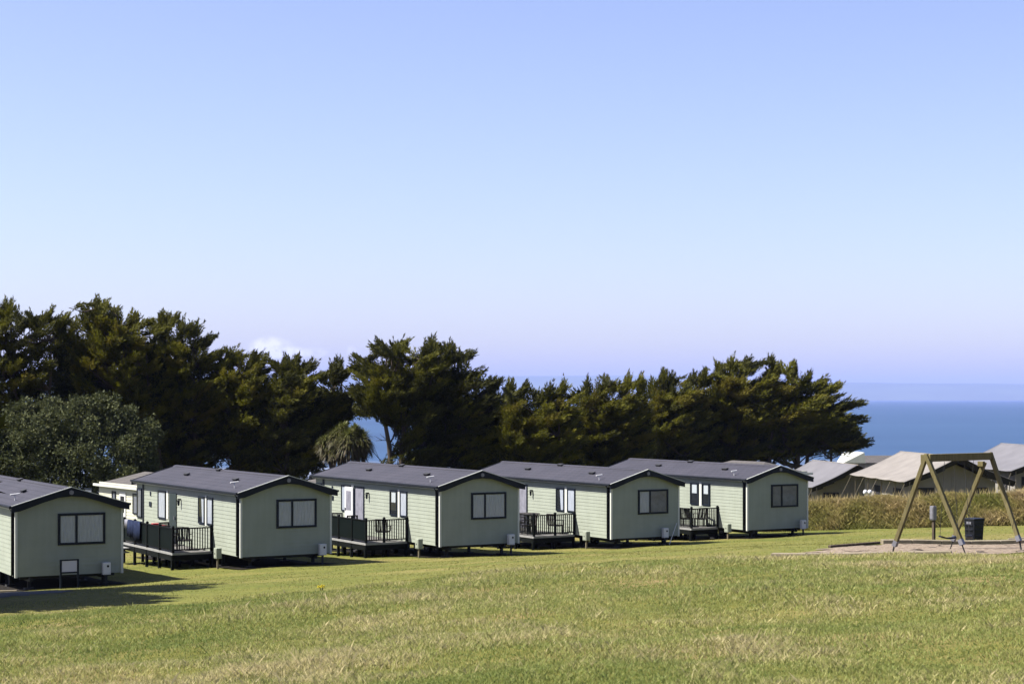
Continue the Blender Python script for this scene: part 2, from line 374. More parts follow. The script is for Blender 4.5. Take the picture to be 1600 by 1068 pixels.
# sea
def sea_mat():
    m = bpy.data.materials.new('sea_water'); m.use_nodes = True; n, l = m.node_tree.nodes, m.node_tree.links; p = n['Principled BSDF']
    p.inputs['Roughness'].default_value = .45; p.inputs['Specular IOR Level'].default_value = .25
    tc = n.new('ShaderNodeTexCoord'); mp = n.new('ShaderNodeMapping'); l.new(tc.outputs['Object'], mp.inputs[0])
    mp.inputs['Scale'].default_value = (.25, 1, 1)
    t = n.new('ShaderNodeTexNoise'); t.inputs['Scale'].default_value = .004; t.inputs['Detail'].default_value = 9; l.new(mp.outputs[0], t.inputs['Vector'])
    r = n.new('ShaderNodeValToRGB'); e = r.color_ramp.elements
    e[0].position = .3; e[0].color = (.008, .030, .074, 1); e[1].position = .7; e[1].color = (.016, .046, .098, 1)
    l.new(t.outputs[0], r.inputs[0])
    # surf near the shore
    sp = n.new('ShaderNodeSeparateXYZ'); l.new(tc.outputs['Object'], sp.inputs[0])
    mr = n.new('ShaderNodeMapRange'); mr.inputs['From Min'].default_value = 1000; mr.inputs['From Max'].default_value = 700; l.new(sp.outputs[1], mr.inputs[0])
    t2 = n.new('ShaderNodeTexNoise'); t2.inputs['Scale'].default_value = .02; t2.inputs['Detail'].default_value = 6
    mp2 = n.new('ShaderNodeMapping'); mp2.inputs['Scale'].default_value = (.3, 1.5, 1); l.new(tc.outputs['Object'], mp2.inputs[0]); l.new(mp2.outputs[0], t2.inputs['Vector'])
    mu = n.new('ShaderNodeMath'); mu.operation = 'MULTIPLY'; l.new(mr.outputs[0], mu.inputs[0]); l.new(t2.outputs[0], mu.inputs[1])
    mr2 = n.new('ShaderNodeMapRange'); mr2.inputs['From Min'].default_value = .2; mr2.inputs['From Max'].default_value = .9; l.new(mu.outputs[0], mr2.inputs[0])
    mx = n.new('ShaderNodeMix'); mx.data_type = 'RGBA'; l.new(mr2.outputs[0], mx.inputs['Factor']); l.new(r.outputs[0], mx.inputs[6]); mx.inputs[7].default_value = (.20, .21, .25, 1)
    l.new(mx.outputs[2], p.inputs['Base Color'])
    b = n.new('ShaderNodeBump'); b.inputs['Strength'].default_value = .25; b.inputs['Distance'].default_value = .5
    t3 = n.new('ShaderNodeTexNoise'); t3.inputs['Scale'].default_value = .12; t3.inputs['Detail'].default_value = 6; l.new(tc.outputs['Object'], t3.inputs['Vector'])
    l.new(t3.outputs[0], b.inputs['Height']); l.new(b.outputs[0], p.inputs['Normal'])
    return m
sea = MB().add([(-34000, 380, SEA), (34000, 380, SEA), (34000, 44000, SEA), (-34000, 44000, SEA)], [(0, 1, 2, 3)]).build('sea', sea_mat())
tag(sea, 'calm blue sea below the horizon', 'sea', kind='structure')

# far coast across the bay: a long ridge of hills
M['hill'] = mat('far_hills', (.075, .095, .050), .9, .1, var=.3, scale=.0008)
def coast():
    xs = np.linspace(-15000, 16000, 260); rows = [(24500, 0), (24900, .35), (25800, .75), (27500, 1.0), (30000, .8), (33000, 0)]
    prof = np.interp(xs, [-15000, -9000, -4200, -500, 1800, 3300, 4300, 5200, 7500, 9000, 16000], [375, 390, 395, 375, 385, 350, 292, 276, 262, 240, 225])
    V = []
    for (y, s) in rows:
        for x, pz in zip(xs, prof):
            nn = mnoise.noise(Vector((x / 2600, y / 2600, .3))) + .5 * mnoise.noise(Vector((x / 900, y / 900, 1.7)))
            V.append((x, y, SEA + s * (pz + nn * 20)))
    n = len(xs); i = np.arange(len(V)).reshape(len(rows), n)
    f = np.stack([i[:-1, :-1], i[:-1, 1:], i[1:, 1:], i[1:, :-1]], -1).reshape(-1, 4)
    return np_mesh('hills', V, f, M['hill'], smooth=True)
tag(coast(), 'hazy blue line of coastal hills on the far side of the bay', 'hills', kind='structure')

# ------------------------------------------------------------------ foliage generators
def unit(a): return a / np.maximum(np.linalg.norm(a, axis=-1, keepdims=True), 1e-9)
def leaf_tris(P, D, L, R, n, ll, lw, spread=.55, tint=None):
    """tufts at P with axis D, length L, radius R; n narrow leaves each -> V, F, tint"""
    m = len(P); N = m * n
    t = RNG.random((m, n, 1)) ** .8
    rad = RNG.normal(size=(m, n, 3)) * (R[:, None, None] * (1 - .75 * t))
    base = P[:, None] + D[:, None] * (L[:, None, None] * t) + rad
    d = unit(D[:, None] + RNG.normal(size=(m, n, 3)) * spread + unit(rad) * .35)
    side = unit(np.cross(d, RNG.normal(size=(m, n, 3))))
    le = ll * (.6 + .8 * RNG.random((m, n, 1))); wi = lw * (.6 + .8 * RNG.random((m, n, 1)))
    V = np.stack([base - side * wi / 2, base + side * wi / 2, base + d * le], 2).reshape(-1, 3)
    Fc = np.arange(N * 3).reshape(-1, 3)
    tt = None
    if tint is not None: tt = np.clip(np.repeat(tint, n) + RNG.normal(size=N) * .08, 0, 1)
    return V, Fc, tt

def cypress(label, u0, Z, top, bottom, trunks, rz=3.6, sprays=230, group='dark cypress trees in the windbreak', tips=(), wind=.28, lean=0, yellow=0, scale=1.0, tint0=.46, core=1.0, bare=()):
    """top / bottom: lists of (u, v) giving the crown outline; trunks: (u at ground, u at top, v at top, radius)"""
    tu, tv = zip(*top); bu, bv = zip(*bottom)
    umin, umax = tu[0], tu[-1]; uc = (umin + umax) / 2; hw = (umax - umin) / 2
    X0 = (u0 - 800) / F * Z; base = Vector((X0, Z, H(X0, Z) - .15))
    root = empty('cypress_tree', base); tag(root, label, 'tree', group)
    w2l = lambda p: Vector(p) - base
    tk = MB(); nodes = []
    for (ug, ut, vt, r) in trunks:
        xg = (ug - 800) / F * Z; g = Vector((xg, Z + U(-1, 1), H(xg, Z) - .3)); tp = at(ut, vt, Z + U(-1, 1))
        pts = []; off = Vector((U(-.5, .5), U(-.4, .4), 0))
        for i in range(9):
            t = i / 8; p = g.lerp(tp, t); p += off * math.sin(t * math.pi) + Vector((U(-.12, .12), U(-.12, .12), 0)) * t
            pts.append(p); nodes.append((p.copy(), r * (1 - .8 * t)))
        tk.tube([w2l(p) for p in pts], [max(.04, r * (1.25 - .25 * min(1, i)) * (1 - .82 * i / 8)) for i in range(9)], 8)
    SP, SD, SL, ST, SR = [], [], [], [], []
    def add_spray(tip, D, length, tn, limb=True, thin=.05, wr=.115):
        D = Vector(D).normalized(); st = tip - D * length
        SP.append(st); SD.append(D); SL.append(length); ST.append(tn); SR.append(wr)
        if limb:
            cand = [nd for nd in nodes if nd[0].z < st.z + .2] or nodes[:2]
            q = min(cand, key=lambda nd: (nd[0] - st).length + .5 * abs(nd[0].z - (st.z - 1.2)))[0]
            mid = q.lerp(st, .5) + Vector((U(-.3, .3), U(-.3, .3), -.12 * (st - q).length))
            tk.tube([w2l(q), w2l(mid), w2l(st), w2l(st + D * length * .6)], [thin * 1.8, thin * 1.3, thin * .8, thin * .25], 5, cap=False)
    for i in range(int(sprays * .62)):
        for _ in range(20):
            u = U(umin, umax); vt_ = np.interp(u, tu, tv); vb = np.interp(u, bu, bv)
            s = (u - uc) / hw
            f = random.random() ** 1.15
            v = vt_ + 13 + (vb - vt_ - 13) * f
            if vb > vt_ + 8: break
        dmax = rz * math.sqrt(max(.08, 1 - s * s)) * (.55 + .45 * math.sin(math.pi * min(1, f + .18)))
        dz = -dmax * (1 - 1.9 * random.random() ** 1.4)
        tip = at(u, v, Z + dz)
        c = Vector((X0 + (tip.x - X0) * .25 + lean, Z, tip.z - .35 * abs(tip.x - X0) - .9))
        D = (tip - c).normalized() + Vector((wind * 1.3, 0, 0)) + Vector((U(-.3, .3), U(-.3, .3), U(-.1, .2))); D.z *= .55 - .3 * f
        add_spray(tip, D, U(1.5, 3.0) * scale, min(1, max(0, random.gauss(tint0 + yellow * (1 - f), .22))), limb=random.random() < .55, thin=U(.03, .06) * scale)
    for (u, v, du, dv, ln) in tips:
        for j in range(3):
            tip = at(u + U(-1.5, 1.5), v + (0 if j == 0 else U(2, 8)), Z + U(-1.2, 1.2))
            D = Vector((du + U(-.15, .15), U(-.25, .25), dv))
            add_spray(tip, D, ln * (1.45 - .3 * j), min(1, max(0, random.gauss(tint0 - .02, .15))), thin=.045, wr=.085)
    for u in np.arange(umin + 3, umax, 8.5):      # loose leading shoots along the outline
        u += U(-3, 3); e = min(u - umin, umax - u); v = np.interp(u, tu, tv) + U(-13, 4); s = (u - uc) / hw
        add_spray(at(u, v, Z + U(-1.8, 1.8)), (s * .9 + wind * 1.3 + U(-.6, .6), U(-.4, .4), U(.05, .75)), U(.9, 1.8) * scale, min(1, max(0, random.gauss(tint0, .2))), limb=random.random() < .4, thin=.035, wr=.10)
    # every bough carries a fan of pointed, finger-like sprays
    SPn, SDn = np.array([tuple(w2l(p)) for p in SP]), np.array([tuple(d) for d in SD]); SLn, STn = np.array(SL), np.array(ST)
    k = 15; m = len(SPn); t = .18 + .82 * (np.arange(k)[None, :, None] + RNG.random((m, k, 1)) * .8) / k
    side = unit(np.cross(SDn, [0, 0, 1.0]))[:, None]; upv = unit(np.cross(side[:, 0], SDn))[:, None]; w_ = np.array(SR)[:, None, None] / .115
    sg = np.where(np.arange(k) % 2 == 0, 1.0, -1.0)[None, :, None] * (.25 + .5 * RNG.random((m, k, 1))) * (1.15 - t) * 1.3
    FD = unit(SDn[:, None] + side * sg * w_ + upv * (.06 + .26 * RNG.random((m, k, 1))) + np.array([.06, 0, .06]) + RNG.normal(size=(m, k, 3)) * .10)
    droop = -.05 * SLn[:, None, None] * np.sin(math.pi * t) * np.array([0, 0, 1.0])
    FP = SPn[:, None] + SDn[:, None] * (SLn[:, None, None] * t * .85) + side * sg * .12 * w_ + droop + RNG.normal(size=(m, k, 3)) * .07
    FL = (.50 + .55 * RNG.random((m, k))) * scale * np.where(w_[..., 0] < .9, .85, 1.0)
    FP, FD, FL = FP.reshape(-1, 3), FD.reshape(-1, 3), FL.reshape(-1); FT = np.clip(np.repeat(STn, k) + RNG.normal(size=len(FL)) * .07, 0, 1)
    nl = 30; N = len(FL); tt_ = RNG.random((N, nl, 1)) ** 1.1
    rad = RNG.normal(size=(N, nl, 3)) * (.075 * scale * (1 - tt_) ** .7)
    rad -= FD[:, None] * (rad * FD[:, None]).sum(-1, keepdims=True)
    base_ = FP[:, None] + FD[:, None] * FL[:, None, None] * tt_ + rad
    dl = unit(FD[:, None] + unit(rad) * .35 + RNG.normal(size=(N, nl, 3)) * .18); sd_ = unit(np.cross(dl, RNG.normal(size=(N, nl, 3))))
    ll = .19 * scale * (.7 + .6 * RNG.random((N, nl, 1))); lw = .062 * scale * (.6 + .8 * RNG.random((N, nl, 1)))
    V = np.stack([base_ - sd_ * lw / 2, base_ + sd_ * lw / 2, base_ + dl * ll], 2).reshape(-1, 3)
    tt = np.clip(np.repeat(FT, nl) + RNG.normal(size=N * nl) * .06, 0, 1)
    # inner twigs and foliage closing the crown, coloured dark for its shaded heart
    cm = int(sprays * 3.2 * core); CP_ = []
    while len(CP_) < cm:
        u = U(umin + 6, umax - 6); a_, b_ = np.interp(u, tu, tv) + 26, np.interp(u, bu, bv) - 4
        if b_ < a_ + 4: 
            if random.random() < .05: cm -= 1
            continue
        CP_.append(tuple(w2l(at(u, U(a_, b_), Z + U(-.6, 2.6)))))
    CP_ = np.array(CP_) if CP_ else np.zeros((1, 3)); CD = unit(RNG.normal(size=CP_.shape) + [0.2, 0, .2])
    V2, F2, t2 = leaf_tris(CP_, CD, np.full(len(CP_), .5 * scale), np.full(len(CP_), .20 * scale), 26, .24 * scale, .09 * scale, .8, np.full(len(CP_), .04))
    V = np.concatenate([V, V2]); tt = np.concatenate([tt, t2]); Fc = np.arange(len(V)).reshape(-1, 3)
    for (ua, va, ub, vb, rr) in bare:
        a, b = at(ua, va, Z + U(-1, 1)), at(ub, vb, Z + U(-1.5, 1.5)); pts = [w2l(a.lerp(b, q / 5)) + Vector((U(-.12, .12), 0, U(-.1, .1) + .25 * math.sin(math.pi * q / 5))) for q in range(6)]
        tk.tube(pts, [rr * (1 - .14 * q) for q in range(6)], 5, cap=False)
        for q in (2, 3, 4): tk.tube([pts[q], pts[q] + (pts[5] - pts[0]) * .22 + Vector((U(-.3, .3), U(-.3, .3), U(.1, .6)))], [rr * .45, rr * .15], 4, cap=False)
    tk.build('trunk', M['bark'], root, smooth=True)
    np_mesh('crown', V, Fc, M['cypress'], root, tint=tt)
    return root

def lump_foliage(centres, radii, n, ll, lw, tints=None):
    """leaf clumps through ellipsoid lumps, denser near their skin; returns V, F (quads), tint"""
    Vs, Ts = [], []
    for c, r in zip(centres, radii):
        r = np.array(r); m = int(n * (r[0] * r[2]))
        d = unit(RNG.normal(size=(m, 3))); s = (.55 + .5 * RNG.random((m, 1)) ** .5)
        bump = np.array([mnoise.noise(Vector(tuple(x * 2.2 + np.array(c)))) for x in d])[:, None]
        P = np.array(c) + d * r * (s + .22 * bump)
        # clump of leaves
        q = 7; P = (P[:, None] + RNG.normal(size=(m, q, 3)) * .11).reshape(-1, 3); dd = np.repeat(d, q, 0)
        a = unit(dd + RNG.normal(size=P.shape) * .7 + [0, 0, .2]); b = unit(np.cross(a, RNG.normal(size=P.shape)))
        L = ll * (.6 + .8 * RNG.random((len(P), 1))); W = lw * (.6 + .8 * RNG.random((len(P), 1)))
        Vs.append(np.stack([P, P + a * L * .5 + b * W, P + a * L, P + a * L * .5 - b * W], 1).reshape(-1, 3))
        Ts.append(np.clip(np.repeat(RNG.random(m), q) * .8 + RNG.random(len(P)) * .25, 0, 1))
    V = np.concatenate(Vs); return V, np.arange(len(V)).reshape(-1, 4), np.concatenate(Ts)

# ------------------------------------------------------------------ the windbreak of cypresses
SK = [(-90,500),(-60,480),(-30,470),(0,480),(15,472),(25,492),(50,497),(80,492),(100,497),(112,510),(128,503),(140,503),(150,470),(165,480),(185,490),(200,500),(212,500),
 (225,506),(245,508),(252,494),(262,502),(275,500),(290,508),(305,512),(315,522),(333,533),(340,548),(356,556),(372,556),(390,560),(400,557),(415,568),(426,573),(446,566),
 (464,562),(489,573),(495,583),(501,583),(521,573),(530,573),(541,586),(550,575),(558,565),(579,576),(583,550),(590,540),(616,548),(630,541),(650,556),(665,548),(673,533),(685,545),
 (705,545),(714,560),(738,556),(745,590),(754,600),(780,602),(788,610),(798,606),(822,606),(837,617),(860,612),(880,604),(917,602),(946,596),(963,601),(983,596),(1008,598),(1037,589),
 (1049,596),(1082,592),(1099,586),(1119,576),(1144,567),(1169,569),(1177,577),(1206,564),(1218,577),(1241,576),(1260,592),(1288,598),(1302,608),(1325,634),(1338,655),(1348,688),(1352,700)]
def sky_line(a, b, lo=7, shoulder=26):
    """skyline between a and b with the crown's shoulders drooping at both ends"""
    us = sorted({a, b} | {u for u, v in SK if a < u < b}); su, sv = zip(*SK); out = []
    for u in us:
        e = min(u - a, b - u); out.append((u, float(np.interp(u, su, sv)) + lo + shoulder * max(0, 1 - e / 22) ** 2))
    return out
G = 'dark cypress trees in the windbreak'
CT = [
 dict(label='tall dark cypress at the far left edge behind the grey-green shrub', u0=28, Z=108, top=sky_line(-90,118), bottom=[(-90,740),(118,740)], trunks=[(20,15,500,.34),(60,80,530,.22)], sprays=300,
      tips=[(15,470,.25,1,1.6),(78,487,.6,.8,1.4),(102,494,.7,.7,1.2),(45,494,-.5,.8,1.2),(-20,468,.2,1,1.6)]),
 dict(label='tallest cypress with a slender leaning leader and yellow-green boughs, behind the shrub', u0=232, Z=110, top=sky_line(84,262), bottom=[(84,625),(120,640),(262,735)], trunks=[(240,160,480,.36),(262,225,530,.25)], sprays=380, yellow=.35, rz=4.2,
      tips=[(153,466,.1,1,2.2),(166,474,.6,.7,1.6),(182,486,.8,.5,1.5),(135,487,-.9,.25,1.5),(128,494,-.5,.7,1.2),(90,590,-1,.1,1.8),(84,592,-1,0,1.6),(96,565,-1,.1,1.6),(212,494,.3,1,1.2)]),
 dict(label='broad cypress with bare forked trunks behind the second caravan from the left', u0=302, Z=112, top=sky_line(225,352), bottom=[(225,742),(330,738),(352,715)], trunks=[(290,256,510,.30),(306,318,540,.33),(322,340,600,.2)], sprays=300, yellow=.2,
      tips=[(250,491,-.1,1,1.6),(276,494,.8,.7,1.5),(304,507,.8,.6,1.4),(333,526,.9,.55,1.6),(262,497,.3,1,1.2),(344,548,.9,.3,1.3)]),
 dict(label='cypress below the small white cloud, behind the second caravan from the left', u0=385, Z=112, top=sky_line(334,430), bottom=[(334,668),(350,690),(374,728),(430,742)], bare=[(392,700,340,728,.06),(398,690,352,700,.05),(404,720,345,745,.05),(400,700,440,712,.06),(392,715,430,735,.05)], trunks=[(392,372,565,.27),(400,420,600,.2),(412,350,640,.16)], sprays=240, yellow=.25,
      tips=[(368,551,.8,.6,1.3),(398,554,.5,.8,1.2),(356,551,-.2,1,1.1),(412,562,.7,.7,1.2)]),
 dict(label='cypress with drooping brownish boughs just left of the slim cypress', u0=456, Z=111, top=sky_line(410,506), bottom=[(410,742),(506,742)], trunks=[(448,440,575,.27),(462,476,590,.2),(436,470,620,.14)], sprays=250, tint0=.38,
      tips=[(427,568,-.7,.5,1.2),(446,561,.1,1,1.2),(464,558,.5,.8,1.3),(490,569,.9,.45,1.4)]),
 dict(label='slim cypress with open foliage standing behind the strap-leaved palm', u0=519, Z=113, top=sky_line(494,556,shoulder=18), core=.6, bottom=[(494,700),(526,690),(556,636)], trunks=[(512,522,575,.2),(528,534,590,.16),(535,545,650,.11)], sprays=95, rz=2.2,
      tips=[(521,568,0,1,1.2),(530,567,.2,1,1.1),(541,582,.8,.5,1.0)]),
 dict(label='tall open cypress with layered boughs and sea showing at its left side', u0=628, Z=110, top=sky_line(548,690), core=.45, bare=[(629,690,598,655,.05),(626,705,590,690,.045),(632,640,596,600,.05),(610,735,566,700,.035)], bottom=[(548,606),(566,652),(590,640),(612,668),(640,725),(690,735)], trunks=[(636,602,552,.25),(629,650,560,.27),(652,676,545,.25)], sprays=210, rz=3.4, wind=.05, tint0=.40,
      tips=[(590,534,-.7,.75,1.7),(583,541,-1,.35,1.6),(558,558,-1,.35,1.8),(550,569,-1,.45,1.7),(616,542,-.2,1,1.3),(630,535,.6,.8,1.5),(665,542,.2,1,1.3),(673,527,.1,1,1.8),(551,608,-1,.1,1.5),(560,642,-1,-.05,1.5)]),
 dict(label='dark cypress with boughs flung to the right, beside the tall open one', u0=705, Z=112, top=sky_line(655,800), bottom=[(655,742),(800,742)], trunks=[(690,688,550,.28),(716,712,560,.28),(742,752,620,.2)], sprays=330, wind=.4, tint0=.34,
      tips=[(685,540,.5,.8,1.5),(704,538,.3,1,1.5),(712,552,.9,.3,1.5),(738,549,1,.3,2.1),(755,577,1,.2,2.2),(733,588,1,.1,1.8),(779,598,.8,.5,1.2),(768,598,0,1,1.)]),
 dict(label='low dark cypress above the ridge of the fourth caravan from the left', u0=842, Z=110, top=sky_line(780,908), bottom=[(780,742),(908,742)], trunks=[(830,826,630,.25),(860,868,630,.22)], sprays=300, yellow=.3,
      tips=[(798,602,.2,1,1.2),(823,602,.6,.8,1.2),(858,608,.2,1,1.0),(880,600,.3,1,1.2)]),
 dict(label='rounded cypress left of the centre of the right-hand clump', u0=950, Z=118, top=sky_line(885,1018), bottom=[(885,742),(1018,742)], trunks=[(940,934,620,.27),(970,975,620,.22)], sprays=320, yellow=.3,
      tips=[(917,598,.1,1,1.2),(946,592,.3,1,1.3),(983,591,.4,.9,1.3),(1005,594,.3,1,1.)]),
 dict(label='middle cypress of the right-hand clump, over the roof of the fifth caravan', u0=1055, Z=132, top=sky_line(1000,1122), bottom=[(1000,735),(1122,735)], trunks=[(1050,1040,610,.27),(1078,1086,610,.22)], sprays=310, yellow=.3, scale=1.15,
      tips=[(1037,583,.1,1,1.3),(1050,591,.4,.9,1.1),(1082,588,.5,.8,1.2),(1100,581,.5,.9,1.2)]),
 dict(label='highest cypress of the right-hand clump, directly behind the last green caravan', u0=1160, Z=134, top=sky_line(1095,1232), bottom=[(1095,730),(1232,712)], trunks=[(1150,1140,590,.3),(1176,1190,590,.26),(1200,1215,620,.2)], sprays=380, yellow=.3, rz=4.2, scale=1.15,
      tips=[(1120,571,-.4,1,1.3),(1144,562,0,1,1.5),(1168,564,.4,.9,1.4),(1205,558,-.1,1,1.6),(1218,572,.6,.8,1.3)]),
 dict(label='rightmost cypress with long boughs reaching out over the tents and the sea', u0=1252, Z=134, top=sky_line(1205,1350,shoulder=10), bare=[(1270,712,1352,700,.05),(1262,720,1330,712,.04),(1266,700,1345,686,.05),(1258,722,1310,724,.04)], bottom=[(1205,712),(1270,708),(1312,690),(1350,700)], trunks=[(1246,1242,590,.3),(1262,1275,620,.24),(1280,1302,660,.18)], sprays=330, wind=.45, rz=3.8, yellow=.2, scale=1.15,
      tips=[(1241,570,.2,1,1.3),(1265,586,.6,.8,1.3),(1288,593,.8,.6,1.5),(1310,600,.9,.5,1.8),(1347,628,1,.15,2.2),(1351,652,1,-.05,2.2),(1343,677,1,.05,2.0),(1357,690,1,-.1,2.4),(1330,630,1,.3,1.6),(1322,664,1,0,1.6)]),
]
for d in CT: cypress(group=G, **d)

# two cypresses just outside the left edge, whose shadows lie across the drive
def side_cypress(x, y, hgt, rad, label):
    base = Vector((x, y, H(x, y) - .1)); root = empty('cypress_tree', base); tag(root, label, 'tree', 'cypresses beside the drive')
    tk = MB(); tk.tube([(0, 0, 0), (.1, 0, hgt * .4), (.2, .1, hgt * .9)], [.28, .2, .05], 8)
    P, D, L, T = [], [], [], []
    for i in range(420):
        f = random.random(); z = hgt * (.22 + .78 * f); r = rad * math.sqrt(max(.03, 1 - (f * 1.02 - .1) ** 2)) * (.35 + .65 * random.random()); a = U(0, 6.283)
        tip = Vector((r * math.cos(a) * .55, r * math.sin(a), z)); dd = Vector((math.cos(a) * .6 + .15, math.sin(a), .45 + .4 * f)).normalized(); ln = U(1, 1.9)
        P.append(tuple(tip - dd * ln)); D.append(tuple(dd)); L.append(ln); T.append(U(.2, .6))
        if i % 3 == 0: tk.tube([(.1, 0, z * .75), tip - dd * ln * .4], [.06, .02], 5, cap=False)
    P, D, L, T = map(np.array, (P, D, L, T)); k = 20; m = len(P); t = RNG.random((m, k, 1))
    fl = RNG.normal(size=(m, k, 3)) * (L[:, None, None] * .15 * (1.1 - .8 * t))
    PP = (P[:, None] + D[:, None] * L[:, None, None] * t + fl).reshape(-1, 3); DD = unit(np.repeat(D, k, 0) + RNG.normal(size=(m * k, 3)) * .35)
    LL = np.repeat(L, k) * .28
    V, Fc, tt = leaf_tris(PP, DD, LL, LL * .2, 8, .34, .15, .5, np.repeat(T, k))
    tk.build('trunk', M['bark'], root, smooth=True); np_mesh('crown', V, Fc, M['cypress'], root, tint=tt)
side_cypress(-17.8, 47.6, 11.0, 6.0, 'cypress outside the left edge whose shadow crosses the drive')
side_cypress(-16.2, 41.0, 9.0, 4.6, 'smaller cypress outside the left edge beside the drive')

# ------------------------------------------------------------------ shrub and strap-leaved palm
def shrub():
    Z = 97; g = H((110 - 800) / F * Z, Z); base = Vector(((110 - 800) / F * Z, Z, g)); root = empty('shrub', base)
    tag(root, 'large rounded grey-green shrub behind the nearest caravan, below the tall cypresses', 'shrub')
    cs, rs = [], []
    for (u, v, r, dz) in [(-20,700,2.4,0),(15,668,1.7,-.6),(35,662,1.6,0),(62,652,1.6,.3),(95,655,1.5,-.5),(125,650,1.5,0),(150,643,1.5,.3),(178,648,1.5,-.2),(205,662,1.5,.2),(222,690,1.4,0),
                          (40,700,2.2,-1.6),(90,705,2.3,-1.8),(140,700,2.3,-1.8),(185,705,2.1,-1.4),(20,740,2.2,-1.8),(80,750,2.3,-2.0),(140,750,2.3,-2.0),(195,745,1.9,-1.5),(228,735,1.3,-.5),(-30,745,2.2,-1)]:
        c = at(u * .965 - 2, v + 13, Z + dz) - base; cs.append(tuple(c)); rs.append((r, r, r * .86))
    sc, sr = [], []
    for c, q in zip(cs, rs):
        for _ in range(17):
            d = Vector((random.gauss(0, 1), random.gauss(0, 1), random.gauss(0, 1))).normalized(); f = U(.72, 1.02); e = U(.26, .46)
            sc.append((c[0] + d.x * q[0] * f, c[1] + d.y * q[1] * f, c[2] + d.z * q[2] * f)); sr.append((e, e, e * U(.8, 1.3)))
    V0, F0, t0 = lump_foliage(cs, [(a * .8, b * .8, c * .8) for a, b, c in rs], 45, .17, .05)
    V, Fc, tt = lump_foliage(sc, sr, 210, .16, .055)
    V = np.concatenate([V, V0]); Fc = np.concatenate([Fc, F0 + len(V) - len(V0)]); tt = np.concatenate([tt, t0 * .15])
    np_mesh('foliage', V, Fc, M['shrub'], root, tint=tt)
    tk = MB()
    for k in range(9):
        c = Vector(cs[k]); tk.tube([(c.x * .35, c.y * .3, -.2), (c.x * .7, c.y * .6, c.z * .5), c], [.11, .08, .03], 6)
    tk.build('stem', M['bark'], root, smooth=True)
shrub()
def strap_tree():
    Z = 103; x = (543 - 800) / F * Z; g = H(x, Z); base = Vector((x, Z, g)); root = empty('cabbage_palm', base)
    tag(root, 'round-headed palm with drooping brown and green strap leaves, between the trees', 'palm tree')
    tk = MB(); V, Fc, T = [], [], []
    for (u, v, R, nn) in [(545, 690, 1.15, 800), (526, 686, 1.0, 600), (564, 688, 1.0, 600), (508, 694, .8, 380), (536, 674, .85, 500), (555, 676, .8, 450), (528, 708, .9, 400), (560, 706, .9, 400), (572, 698, .75, 300), (516, 706, .8, 300)]:
        c = at(u, v, Z + U(-.4, .4)) - base
        tk.tube([(U(-.1, .1), 0, -.2), (c.x * .5, c.y * .5, c.z * .5), c], [.16, .12, .09], 7)
        for i in range(nn):
            a = U(0, 6.283); el = U(-.9, 1.5); d = Vector((math.cos(a) * math.cos(el), math.sin(a) * math.cos(el), math.sin(el)))
            ln = R * U(.75, 1.1); droop = ln * U(.15, .6); side = d.cross(Vector((0, 0, 1)))
            side = (side.normalized() if side.length > .05 else Vector((1, 0, 0))) * .028
            p0, p1, p2 = c, c + d * ln * .6, c + d * ln * .92 + Vector((0, 0, -droop * .6))
            b = len(V); V += [tuple(p0 - side), tuple(p0 + side), tuple(p1 - side), tuple(p1 + side), tuple(p2 - side * .3), tuple(p2 + side * .3)]
            Fc += [(b, b + 1, b + 3, b + 2), (b + 2, b + 3, b + 5, b + 4)]; t = min(1, max(0, .5 + .4 * el + U(-.25, .25))); T += [t, t]
    tk.build('trunk', M['bark'], root, smooth=True); np_mesh('crown', V, Fc, M['strap'], root, tint=T)
strap_tree()

# ------------------------------------------------------------------ static caravans
W_, L_, HE, HR, OV, OE = 3.66, 12.0, 2.38, 2.97, .16, .20
def roof_z(x): return HR - (HR - HE) * abs(x - W_ / 2) / (W_ / 2 + OV)

